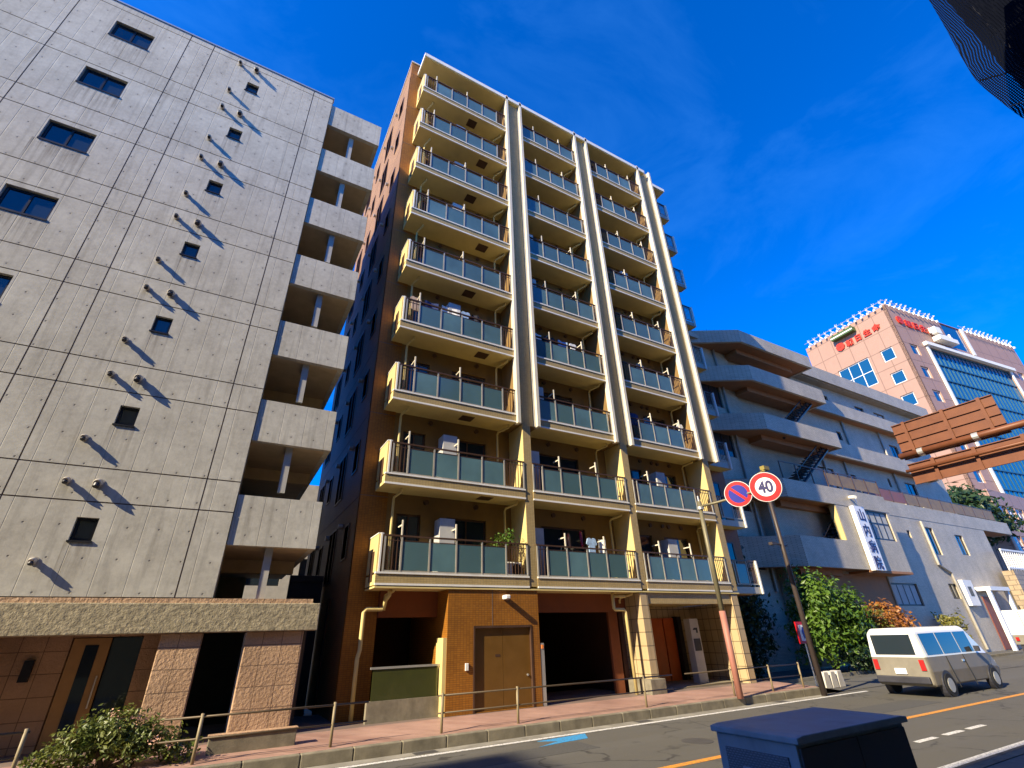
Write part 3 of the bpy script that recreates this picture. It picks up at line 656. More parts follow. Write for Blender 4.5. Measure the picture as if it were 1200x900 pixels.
def foliage(name, parent, blobs, n, ls, mat, seed=1, up_=0.3):
    rr = random.Random(seed); m = MB(); tot = sum(b[3] * b[4] * b[5] for b in blobs)
    for b in blobs:
        cnt = int(n * b[3] * b[4] * b[5] / tot)
        # sprays: leaves gather in small clumps so gaps stay open
        nc = max(4, cnt // 16)
        for _ in range(nc):
            d = Vector((rr.gauss(0, 1), rr.gauss(0, 1), rr.gauss(0, 1))).normalized(); q = rr.random() ** 0.35 * (0.82 + .3 * rr.random())
            c = Vector((b[0] + d.x * b[3] * q, b[1] + d.y * b[4] * q, b[2] + d.z * b[5] * q)); cs = ls * 2.4
            for _ in range(16):
                p = c + Vector((rr.gauss(0, cs * .6), rr.gauss(0, cs * .6), rr.gauss(0, cs * .5)))
                nrm = (d + Vector((rr.gauss(0, .6), rr.gauss(0, .6), rr.gauss(up_, .6)))).normalized()
                a = nrm.orthogonal().normalized(); a = Matrix.Rotation(rr.random() * 6.28, 3, nrm) @ a; e = nrm.cross(a)
                L = ls * (.7 + .6 * rr.random()); W = L * .45
                pts = [p - a * L, p - a * L * .2 + e * W + nrm * L * .12, p + a * L, p - a * L * .2 - e * W + nrm * L * .12]
                vs = [m.bm.verts.new(x) for x in pts]; m.bm.faces.new(vs)
    return m.build(name, mat, parent, fix=False)
def branches(parent, base, tips, r, mat=WOOD):
    m = MB(); base = Vector(base)
    for t_ in tips:
        t_ = Vector(t_); mid = base.lerp(t_, .5) + Vector((rnd.uniform(-.1, .1), rnd.uniform(-.1, .1), .1)) * (t_ - base).length * .6
        m.tube([base, mid, t_], r, 7, r * .3)
    return m.build('trunk', mat, parent)
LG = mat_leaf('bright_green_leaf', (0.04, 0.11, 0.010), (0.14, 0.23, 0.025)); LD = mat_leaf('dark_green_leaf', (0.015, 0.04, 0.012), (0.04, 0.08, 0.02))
LY = mat_leaf('yellow_green_leaf', (0.12, 0.14, 0.02), (0.25, 0.20, 0.04)); LO = mat_leaf('autumn_orange_leaf', (0.30, 0.09, 0.02), (0.42, 0.20, 0.04)); LR = mat_leaf('bush_leaf', (0.045, 0.09, 0.012), (0.20, 0.21, 0.04))
o = thing('potted_plant', (7.95, 14.25, B0 + .28), 'leafy potted plant above the white outdoor unit on the lowest left balcony', 'plant')
MB().tube([(7.45, 14.3, B0 + .285), (7.45, 14.3, B0 + .6)], .13, 14, .17).build('pot', BRSOF, o); branches(o, (7.45, 14.3, B0 + .55), [(7.6, 14.25, B0 + 1.5), (7.9, 14.2, B0 + 1.7)], .018)
foliage('leaves', o, [(7.9, 14.2, B0 + 1.62, .28, .2, .25), (7.55, 14.25, B0 + 1.35, .2, .2, .2)], 260, .055, LG, 3)

# ------------------------------------------------------------------ hospital
hb = thing('hospital_building', (45, 18.6, 0), 'grey tiled hospital with angular jutting balconies, stepping back right of the brown flats', 'building')
def octo(xl, xr, ztop, h, yf=17.3, yback=20.2, cham=2.2, name='balcony_band', soffit=True, x_in=None):
    xc = 29.75
    outer = [(xl, yback), (xl, 19.6), (xc - 2.9, 18.9), (xc, yf), (xr, yf), (xr, yback)]
    inner = [(xl + .2, yback - .01), (xl + .2, 19.75), (xc - 2.8, 19.08), (xc + .05, yf + .18), (xr - .18, yf + .18), (xr - .18, yback - .01)]
    m = MB()
    n = len(outer)
    for i in range(n - 1):
        a, b, c, d = outer[i], outer[i + 1], inner[i + 1], inner[i]
        vs = [m.v((*p, z)) for z in (ztop - h, ztop) for p in (a, b, c, d)]
        for q in ((0, 1, 2, 3), (4, 5, 6, 7), (0, 1, 5, 4), (2, 3, 7, 6), (1, 2, 6, 5), (0, 3, 7, 4)): m.bm.faces.new([vs[j] for j in q])
    o = m.build(name, GREYTILE, hb)
    m = MB(); m.prism([(p[0], p[1]) for p in inner], ztop - h + .06, ztop - h + .3, 'z'); m.build('soffit', BRSOF, o)
    m = MB(); m.box(xc + .6, xr - 1.4, yf + .95, 19.3, ztop - h - .32, ztop - h + .05); m.build('soffit_beam', BRSOF, o)
    return o
octo(25.3, 38.6, 21.9, 1.05); octo(25.3, 38.75, 18.85, 1.2); octo(25.3, 38.6, 15.1, 1.2); octo(25.3, 41.95, 10.55, 1.2)
octo(25.3, 36.3, 7.0, 1.75)
# long bands
def band(x0, x1, zt, h, y=18.6, yb=20.18):
    m = MB(); m.box(x0, x1, y, y + .2, zt - h, zt); m.box(x1 - .2, x1, y + .201, yb, zt - h, zt); o = m.build('balcony_band', GREYTILE, hb)
    m = MB(); m.box(x0, x1 - .21, y + .201, yb, zt - h + .05, zt - h + .3); m.build('soffit', BRSOF, o); return o
band(38.61, 62.4, 22.5, 1.25); band(38.76, 57.5, 19.2, 1.2); band(38.61, 57.5, 15.3, 1.3); band(41.96, 69, 10.9, 1.15)
fH = facade((0, 19.4), (1, 0)); fW = facade((0, 18.62), (1, 0))
ups = [(45.1, 45.8, 20.65, 21.1), (50.4, 52.0, 20.3, 21.1), (53.9, 55.9, 20.2, 21.1), (45.1, 45.8, 16.7, 17.5), (41, 43, 16.5, 17.0), (54.3, 55.9, 16.2, 17.7), (39.9, 42.3, 11.5, 13.6), (44.8, 45.6, 12.9, 13.5), (51.1, 51.5, 13.1, 13.9), (54.2, 56.2, 11.4, 13.9)]
ups = [(a * .96, b * .96, 2.1 + (c - 2.1) * .96, 2.1 + (d - 2.1) * .96) for a, b, c, d in ups]
m = MB(fH); m.skin(30.5, 60.5, 9.9, 21.19, ups, .2); m.build('upper_wall', GREYTILE, hb)
for h in ups: window(hb, fH, h[0] + .02, h[1] - .02, h[2] + .02, h[3] - .02, .1, 1 if h[1] - h[0] > 1 else 0, DARKMETAL, CURT if h[0] in (39.9 * .96, 53.9 * .96) else None)
# wall at the left under the balconies, recessed, with blue windows
fL = facade((25.0, 19.25), (1, -0.0))
lw = [(1.6, 3.6, z, z + 1.9) for z in (16.0, 12.3, 8.7, 5.2)]
m = MB(fL); m.skin(0, 5.49, 0, 21, lw, .2); m.build('left_wall', GREYTILE, hb)
for h in lw: window(hb, fL, h[0] + .02, h[1] - .02, h[2] + .02, h[3] - .02, .1, 1, DARKMETAL)
m = MB(); m.box(25.2, 60.4, 19.65, 32, 0, 21.19); m.build('body', GREYTILE, hb)
for (x, y, z0, z1) in ((28.9, 19.15, 4, 21), (39.4, 19.3, 11, 14), (42.5, 19.3, 11, 14), (44.6, 19.3, 15, 18), (50.4, 19.3, 11, 14), (50.7, 19.3, 15, 18)): MB().tube([(x, y, z0), (x, y, z1)], .09, 8).build('downpipe', POSTM, hb)
# steel stairs between the jutting balconies
for (zb2, zt2) in ((14.0, 17.7), (10.4, 13.9), (5.6, 9.3)):
    m = MB(); n = 13
    for q in range(n):
        t_ = q / n; x = 37.6 - 5.2 * t_; z = zt2 - (zt2 - zb2) * t_; m.box(x - .45, x, 17.95, 19.1, z - .05, z)
    m.tube([(37.6, 17.9, zt2 + .9), (32.4, 17.9, zb2 + .9)], .04, 6); m.tube([(37.6, 17.9, zt2 - .1), (32.4, 17.9, zb2 - .1)], .1, 6)
    for q in range(8): x = 37.6 - 5.2 * q / 7; z = zt2 - (zt2 - zb2) * q / 7; m.tube([(x, 17.9, z), (x, 17.9, z + .9)], .025, 5)
    m.build('steel_stair', DARKMETAL, hb)
# terrace railing on the fourth-level band and on the long band
PANT = plain('tan_rail_panel', (.26, .17, .08), .6, var=.2); PANR = plain('red_brown_rail_panel', (.25, .10, .08), .6)
m = MB()
for x in [30 + 1.7 * q for q in range(8)]: m.box(x - .03, x + .03, 17.36, 17.42, 10.55, 11.75)
m.box(30, 41.9, 17.37, 17.41, 11.7, 11.76); rl = m.build('terrace_railing', BRONZE, hb)
for q in range(3, 7): MB().box(30.06 + 1.7 * q, 31.64 + 1.7 * q, 17.38, 17.40, 10.75, 11.6).build('rail_panel', PANT, rl)
m = MB()
for x in [42.4 + 2.2 * q for q in range(12)]: m.box(x - .03, x + .03, 18.66, 18.72, 10.9, 12.0)
m.box(42.4, 66.8, 18.67, 18.71, 11.95, 12.0); rl = m.build('terrace_railing', BRONZE, hb)
for q in range(11): MB().box(42.46 + 2.2 * q, 44.54 + 2.2 * q, 18.68, 18.70, 11.0, 11.9).build('rail_panel', PANR if q < 3 else PANT, rl)
# lower storeys: block with the sign and the big window
fB = facade((0, 17.32), (1, 0))
m = MB(fB); m.skin(36.31, 41.9, 5.25, 9.34, [(38.2, 41.5, 7.3, 9.3)], .2); m.box(36.31, 41.9, .21, 1.3, 5.25, 9.34); m.build('sign_block', GREYTILE, hb)
m = MB(); m.box(34.95, 36.3, 17.32, 17.75, 7.0, 9.34); hj_ = m.build('hollow_jamb', GREYTILE, hb); MB().box(34.85, 34.945, 17.33, 17.75, 7.0, 9.34).build('jamb_lining', CREAM, hj_)
m = MB(); m.box(25.2, 62.1, 18.81, 32, 21.2, 21.6); m.build('roof', GREYTILE, hb)
window(hb, fB, 38.25, 41.45, 7.33, 9.28, .08, 3, DARKMETAL, CURT, .09, tr=.58)
m = MB(); m.box(36.3, 41.95, 17.3, 18.6, 5.1, 5.248); m.build('soffit', BRSOF, hb)
low = [(46.8, 47.3, 8.1, 8.7), (50.2, 51.5, 7.0, 9.2), (55.3, 56.8, 7.2, 8.9), (41.3, 45.0, 3.2, 4.7), (50.1, 51.5, 3.7, 4.8), (35.9, 39.0, 2.6, 4.7), (30.5, 33.5, 2.6, 4.7)]
m = MB(fW); m.skin(29.5, 62.2, 0, 9.74, low, .25); m.build('lower_wall', GREYTILE, hb)
m = MB(); m.box(29.5, 62.2, 18.88, 20.9, 0, 9.8); m.build('lower_body', GREYTILE, hb)
for h in low: window(hb, fW, h[0] + .02, h[1] - .02, h[2] + .02, h[3] - .02, .1, 3 if h[1] - h[0] > 2.5 else 1, DARKMETAL, CURT if h[1] - h[0] > 3.2 else None, .09)
m = MB(); m.box(29.6, 41, 18.55, 18.615, .1, 5.1); m.build('brown_lower_wall', BRSOF, hb)
m = MB(); m.tube([(49.6, 18.5, 9.6), (49.6, 18.5, 6.2), (51.2, 18.5, 5.6), (51.8, 18.5, .2)], .1, 8); m.tube([(40.8, 18.5, 9.6), (40.9, 18.5, .2)], .08, 8); m.build('downpipe', POSTM, hb)
m = MB(); m.box(52.0, 53.6, 18.3, 18.61, 3.2, 5.1); sg = m.build('notice_board', WHITE, hb); MB().box(52.5, 53.1, 18.285, 18.299, 3.9, 4.6).build('notice', DARKMETAL, sg)
m = MB(); m.box(54.6, 58.4, 17.6, 18.61, 4.3, 4.6); m.box(54.6, 54.9, 17.7, 17.95, 0, 4.29); m.box(58.1, 58.4, 17.7, 17.95, 0, 4.29); m.build('entrance_canopy', WHITE, hb)
m = MB(); m.box(55.2, 57.8, 18.56, 18.614, .05, 3.9); m.build('door', plain('red_brown_door', (.20, .05, .03), .5), hb)
m = MB(); m.box(37.2, 37.3, 17.06, 17.12, 9.6, 9.9); m.tube([(37.0, 17.25, 10.0), (36.8, 16.8, 9.9)], .12, 10); m.build('flood_lamp', WHITE, hb)
# vertical sign board
vs_ = thing('hospital_sign', (37.1, 17.1, 5.25), 'tall white vertical sign board with four navy characters on the grey hospital front', 'sign')
MB().box(36.5, 37.8, 17.0, 17.28, 5.2, 9.35).build('board', SIGNW, vs_)
for i, ch in enumerate('山内病院'):
    text('lettering', ch, .88, NAVY, vs_, frame_matrix((37.15, 16.985, 8.75 - i * 1.02), (1, 0, 0), (0, 0, 1)), .01, 1.0, .012)

# ------------------------------------------------------------------ office tower
P0 = (105.74, 30.30); dL = (.112, .9937); dR = (.9937, -.112)
ot = thing('office_tower', (P0[0], P0[1], 0), 'tall pink clad office tower with blue glass curtain wall and red lettering, far right', 'building')
HT = 59.5
fTR = facade(P0, dR)
fTL = lambda u, q, z: (P0[0] + dL[0] * u + dR[0] * q, P0[1] + dL[1] * u + dR[1] * q, z)
lwin = [(2.0, 4.3, 48.2, 50.8), (2.0, 4.3, 43.1, 45.6), (2.0, 4.3, 38.2, 40.7)] + [(6.7, 13.2, 44.9, 50.9)]
m = MB(fTL); m.skin(0, 18, 0, HT, lwin, .4); m.build('wall', PINK, ot)
TG = glass('blue_tower_glass', (0.008, 0.07, 0.17), .06, .25)
for h in lwin: window(ot, fTL, h[0] + .03, h[1] - .03, h[2] + .03, h[3] - .03, .2, 2 if h[1] - h[0] > 4 else 0, WHITE, TG, .15, .1, tr=.5 if h[1] - h[0] > 4 else None)
rwin = [(2.2, 4.8, z, z + 2.4) for z in (48.4, 43.3, 38.2, 33.1, 28, 22.9)] + [(42.2, 44.8, z, z + 2.2) for z in (49.8, 45, 40, 35)] + [(8.6, 38.6, 8, 51.3)]
m = MB(fTR); m.skin(0, 18.4, 0, HT, [h for h in rwin if h[1] < 8] , .4); 
m.bm.free()
m = MB(fTR); m.skin(0, 48, 0, HT + .3, rwin + [(18.6, 25.8, 53.4, HT + .2)], .6); m.build('wall', PINK, ot)
for h in rwin[:-1]: window(ot, fTR, h[0] + .03, h[1] - .03, h[2] + .03, h[3] - .03, .25, 0, WHITE, TG, .15, .1)
m = MB(fTR)
for q in range(21): u = 8.65 + q * 1.495; m.box(u - .06, u + .06, .24, .35, 8, 51.3)
for z in [8 + 3.6 * q for q in range(13)]: m.box(8.6, 38.6, .16, .34, z - .12, z + .12)
cwl = m.build('curtain_wall', plain('teal_mullion', (.03, .12, .18), .4, .3), ot)
MB(fTR).box(8.61, 38.59, .36, .42, 8, 51.29).build('pane', TG, cwl)
MB(fTR).box(18.61, 25.79, .2, .4, 53.41, HT + .19).build('glass_strip', TG, ot)
m = MB(fTR); m.box(7.9, 8.58, -.25, .3, 8, 51.3); m.box(38.62, 39.2, -.2, .3, 8, 51.3); m.box(7.4, 40, -.7, -.01, 51.35, 52.1); m.box(26.0, 27.0, -.2, -.01, 53.0, HT + .2); m.build('white_trim', WHITE, ot)
m = MB(); a, b_ = Vector(fTR(0.45, .65, 0)), Vector(fTR(47.9, 17, 0))
m = MB(fTR); m.box(.45, 47.9, .62, 17.5, 0, HT - .3); m.build('body', PINK, ot)
m = MB(fTR); m.box(12, 18.5, -1.4, -.1, 53.3, 54.3); m.box(13, 17.5, -1.2, -.2, 54.301, 54.8); m.tube([(11.5, -.5, 55), (11.5, -.5, 56.2)], .2, 6); m.tube([(18.5, -.5, 55), (18.5, -.5, 56.2)], .2, 6); m.box(12, 14, -1.3, -.3, 54.9, 56.4); m.build('cleaning_gondola', WHITE, ot)
m = MB(fTL); m.box(6.6, 11.4, -1.3, -.1, 57.3, 58.3); gd = m.build('green_gondola', plain('green_gondola_paint', (.06, .12, .035), .5), ot)
MB(fTL).box(6.6, 11.4, -1.36, -1.31, 57.6, 57.85).build('stripe', WHITE, gd)
rr = random.Random(3)
for f_, us in ((fTL, [.5 + 1.35 * q for q in range(13)]), (fTR, [.8 + 1.6 * q for q in range(11)] + [28 + 1.6 * q for q in range(13)])):
    for u in us:
        m = MB(f_); z = HT + .25; h = rr.uniform(1.0, 1.6)
        m.tube([(u, .4, z), (u, -.5, z + h * .8)], .07, 5); m.tube([(u + .4, .3, z), (u - .35, -.4, z + h * .75)], .06, 5); m.tube([(u - .4, .3, z), (u + .4, .1, z + h * .8)], .06, 5); m.box(u - .16, u + .16, -.6, -.3, z - .7, z - .3); m.tube([(u, -.5, z - .3), (u, .4, z + .2)], .06, 5)
        m.build('roof_davit', WHITE, ot)
m = MB(fTL); m.tube([(0, .2, HT + 1.3), (18, .2, HT + 1.3)], .06, 5); m.build('roof_rail', STEEL, ot)
m = MB(fTR); m.tube([(0, .2, HT + 1.5), (18, .2, HT + 1.5)], .06, 5); m.tube([(27, .2, HT + 1.5), (48, .2, HT + 1.5)], .06, 5); m.build('roof_rail', STEEL, ot)
nL = Vector((-dR[0], -dR[1], 0)); nR = Vector((dL[0], dL[1], 0)) * -1
def emblem(f_, u, z, r, name='emblem'):
    m = MB(f_)
    for q in range(8):
        a = q * math.pi / 4; m.prism([(u + r * (.55 * math.cos(a) + .45 * math.cos(b)), z + r * (.55 * math.sin(a) + .45 * math.sin(b))) for b in [c * math.pi / 4 for c in range(8)]], -.25 - .004 * q, -.02)
    m.prism([(u + r * .22 * math.cos(b), z + r * .22 * math.sin(b)) for b in [c * math.pi / 5 for c in range(10)]], -.33, -.26)
    return m.build(name, ORED, ot)
emblem(fTL, 10.7, 55.75, .95)
for i, ch in enumerate('朝日生命'):
    p = fTL(8.7 - i * 1.9, -.12, 55.6 + .1 * i); text('lettering', ch, 1.55, ORED, ot, frame_matrix(p, (-dL[0], -dL[1], 0), (0, 0, 1)), .1, 1.0, .05)
emblem(fTR, 2.7, 56.3, 1.0)
for i, ch in enumerate('朝日生命'):
    p = fTR(5.3 + i * 2.5, -.12, 56.0); text('lettering', ch, 1.9, ORED, ot, frame_matrix(p, (dR[0], dR[1], 0), (0, 0, 1)), .1, 1.15, .04)

# ------------------------------------------------------------------ overhead road sign, seen from behind
XS = 25.0
sg = thing('overhead_road_sign', (XS, 3.1, 0.14), 'back of a brown steel overhead road sign on a long pipe arm, right edge', 'road sign')
def panel(y0, y1, z0, z1, ribs, bars, x=XS):
    m = MB(); m.box(x + .02, x + .06, y0, y1, z0, z1)
    o = m.build('sign_panel', RUST, sg)
    m = MB()
    for q in range(ribs + 1): z = z0 + (z1 - z0) * q / ribs; m.box(x - .04, x + .019, y0, y1, z - .03 if q else z, z + .03 if q < ribs else z)
    m.build('rib', RUST, o)
    for y in bars: MB().box(x - .10, x - .041, y - .06, y + .06, z0 - .04, z1 + .02).build('upright', RUST, o)
panel(5.33, 8.94, 8.42, 10.02, 4, (8.45, 7.0, 5.75)); panel(3.2, 8.94, 7.34, 8.22, 2, (8.0, 6.6, 5.1, 3.8))
m = MB(); m.tube([(XS - .22, 9.0, 8.56), (XS - .22, 3.1, 8.56)], .13, 14); m.tube([(XS - .2, 9.0, 7.9), (XS - .2, 3.1, 7.9)], .07, 10); m.build('arm', RUST, sg, smooth=True)
m = MB(); m.tube([(XS - .22, 3.1, .14), (XS - .22, 3.1, 10.2)], .18, 14, .14); m.build('pole', RUST, sg, smooth=True)
m = MB()
for y in (8.2, 6.3): m.tube([(XS - .22, y - .1, 8.56), (XS - .22, y + .1, 8.56)], .15, 12); m.box(XS - .2, XS - .05, y - .07, y + .07, 8.4, 8.72)
m.build('clamp', STEEL, sg)

# ------------------------------------------------------------------ round signs on the far pole
def disc(m, c, n, r, d0, d1, seg=40):
    n = Vector(n).normalized(); a = n.orthogonal().normalized(); b = n.cross(a); c = Vector(c)
    A = [m.bm.verts.new(c + n * d0 + r * (math.cos(2 * math.pi * k / seg) * a + math.sin(2 * math.pi * k / seg) * b)) for k in range(seg)]
    B = [m.bm.verts.new(c + n * d1 + r * (math.cos(2 * math.pi * k / seg) * a + math.sin(2 * math.pi * k / seg) * b)) for k in range(seg)]
    m.bm.faces.new(A); m.bm.faces.new(B[::-1])
    for k in range(seg): m.bm.faces.new((A[k], B[k], B[(k + 1) % seg], A[(k + 1) % seg]))
PX, PY = 14.72, 11.9
tp = thing('sign_pole', (PX, PY, .2), 'olive grey steel pole with reddish lower half and a signs arm, before the entrance pillars', 'pole')
MB().tube([(PX, PY, .2), (PX, PY, 2.65)], .10, 14).build('lower_sleeve', plain('faded_red_paint', (.36, .15, .11), .6), tp, smooth=True)
OLIVE = plain('olive_grey_paint', (.17, .15, .09), .5, .2)
MB().tube([(PX, PY, 2.651), (PX, PY, 6.3)], .085, 14, .07).build('shaft', OLIVE, tp, smooth=True)
MB().tube([(PX, PY, 6.12), (PX + .25, PY - .5, 6.16), (PX + .58, 10.5, 6.25), (PX + .6, 9.35, 6.29)], .045, 10).build('arm', OLIVE, tp, smooth=True)
m = MB(); m.tube([(PX, PY, 6.0), (PX, PY, 6.1)], .12, 12); m.tube([(PX, PY, 6.3), (PX, PY, 6.5)], .03, 8); m.build('clamp', STEEL, tp)
def roundsign(c, n, r, label, kind):
    o = thing('traffic_sign', c, label, 'traffic sign', 'round signs on the arm over the road')
    n = Vector(n).normalized()
    m = MB(); disc(m, c, n, r + .02, -.05, -.004); m.build('backing', STEEL, o)
    m = MB(); disc(m, c, n, r + .012, -.003, .001); m.build('rim', SIGNW, o)
    m = MB(); disc(m, c, n, r, .002, .006); m.build('red_ring', RED, o)
    m = MB(); disc(m, c, n, r * (.66 if kind == 40 else .72), .007, .010); m.build('face', SIGNW if kind == 40 else BLUE, o)
    u = Vector((0, 0, 1)).cross(n).normalized(); v = n.cross(u)
    if kind == 40: text('lettering', '40', r * 1.1, NAVY, o, frame_matrix(Vector(c) + n * .013, u, v), .002, .85, .018)
    else:
        e = (u - v).normalized(); f = n.cross(e); m = MB(); p = Vector(c)
        vs = [m.bm.verts.new(p + n * q + e * a * r * .80 + f * b * r * .11) for q in (.011, .014) for a, b in ((-1, -1), (1, -1), (1, 1), (-1, 1))]
        for q in ((0, 1, 2, 3), (4, 5, 6, 7), (0, 1, 5, 4), (1, 2, 6, 5), (2, 3, 7, 6), (3, 0, 4, 7)): m.bm.faces.new([vs[i] for i in q])
        m.build('slash', RED, o)
    MB().box(c[0] + .05, c[0] + .12, c[1] - .1, c[1] + .1, c[2] - .06, c[2] + .02).build('bracket', OLIVE, o)
roundsign((15.13, 10.52, 6.29), (-.86, -.5, -.06), .43, 'blue round no parking sign with red ring and slash, left of the speed limit sign', 0)
roundsign((15.12, 9.45, 6.26), (-.86, -.5, -.06), .47, 'white round speed limit sign reading 40 with red ring', 40)
# thin dark pole in front, behind the cabinet
TX, TY = 18.75, 11.7
o = thing('thin_pole', (TX, TY, .2), 'thin dark pole with a small lamp head, crossing the hospital behind the round signs', 'pole')
DKP = plain('dark_brown_pole_paint', (.06, .045, .04), .5, .2)
MB().tube([(TX, TY, .0), (TX, TY, 4.5), (TX, TY, 7.9)], .10, 12, .065).build('shaft', DKP, o, smooth=True)
m = MB(); m.tube([(TX, TY, 4.95), (TX - .55, TY, 4.98)], .03, 6); m.box(TX - .72, TX - .5, TY - .08, TY + .08, 4.92, 5.02); m.tube([(TX, TY, 4.88), (TX + .28, TY, 4.94)], .03, 6); m.build('bracket', DKP, o)
m = MB(); m.tube([(TX - .3, TY, 7.72), (TX + .1, TY, 7.9), (TX + .35, TY, 8.15)], .07, 8); m.box(TX + .1, TX + .45, TY - .1, TY + .1, 8.0, 8.16); m.build('lamp_head', plain('yellow_black_lamp', (.25, .2, .05), .5), o)

# ------------------------------------------------------------------ cabinet on the near pavement
ux = thing('utility_cabinet', (5.2, 3.45, .14), 'blue grey steel utility cabinet with flat lid, in shade at the bottom edge', 'cabinet')
BX0, BX1, BY0, BY1, BZ = 4.34, 6.12, 3.05, 3.93, 1.31
fbm = MB(); fbm.box(BX0 + .04, BX1 - .03, BY0 + .05, BY1 - .03, .14, BZ - .062); fbm.build('body', BOXBL, ux, bevel=.008)
m = MB()
m.prism([(BX0 + .005, BZ - .058), (BX1, BZ - .058), (BX1, BZ - .012), (BX1 - .1, BZ), (BX0 + .1, BZ), (BX0 + .005, BZ - .012)], BY0 + .0, BY1)
m.build('lid', BOXBL, ux, bevel=.008)
for (a, b) in ((BX0 + .06, (BX0 + BX1) / 2 - .006), ((BX0 + BX1) / 2 + .006, BX1 - .06)): MB().box(a, b, BY0 + .025, BY0 + .049, .2, BZ - .09).build('door', BOXDK, ux, bevel=.006)
sp_ = MB().box(BX0 + .025, BX0 + .039, BY0 + .14, BY1 - .12, .3, BZ - .16)
VP = tile('vent_plate', (.15, .20, .27), (.14, .19, .26), (.06, .085, .12), .035, .018, .007, offset=.5, var=.05, bmp=.8)
sp_ = sp_.build('vent_plate', VP, ux)
m = MB(); m.box(BX0 + .012, BX0 + .0245, BY0 + .34, BY0 + .60, .75, BZ - .28); hd_ = m.build('handle_plate', BOXBL, ux, bevel=.006)
m = MB(); m.box(BX0 - .004, BX0 + .011, BY0 + .38, BY0 + .56, BZ - .40, BZ - .385); m.box(BX0 - .004, BX0 + .011, BY0 + .38, BY0 + .56, BZ - .50, BZ - .46); m.build('handle', BOXDK, hd_)
MB().box(BX0 + .0, BX1, BY0 + .02, BY1 - .0, .135, .19).build('plinth', KERB, ux)

# ------------------------------------------------------------------ guard rails
def guard(posts, y, ext0, ext1, label):
    o = thing('guard_rail', (posts[0], y, .22), label, 'guard rail', 'pipe guard rails along the far kerb')
    m = MB(); m.tube([(ext0, y, .94), (ext1, y, .94)], .019, 8); m.tube([(ext0, y, .60), (ext1, y, .60)], .017, 8); m.build('rail', plain('worn_brown_rail', (.09, .065, .04), .5, .3), o, smooth=True)
    for x in posts: MB().tube([(x, y, .2), (x, y, .99)], .031, 10).build('post', plain('ivory_post_paint', (.24, .19, .11), .5), o, smooth=True)
guard([5.0, 7.0, 11.2], 12.28, 4.9, 12.35, 'brown pipe guard rail before the tiled doors and the garage')
guard([14.95, 16.9, 18.6], 12.28, 12.9, 18.65, 'brown pipe guard rail before the entrance with the red lower pole')
guard([-2.3, -4.3, -6.3], 12.3, -6.4, -2.25, 'short pipe guard rail left of the front bush')
guard([.2, 2.6], 12.3, -.4, 3.3, 'pipe guard rail before the stone pillars of the concrete block')
o = thing('planter_wall', (1.2, 13.0, .25), 'low mossy planter wall between the stone pillar and the guard rail', 'wall')
MB().box(.4, 2.0, 12.85, 13.05, .2, .52).build('masonry', KERB, o, bevel=.015); MB().box(.38, 2.02, 12.83, 13.07, .521, .56).build('cap', STONE, o)

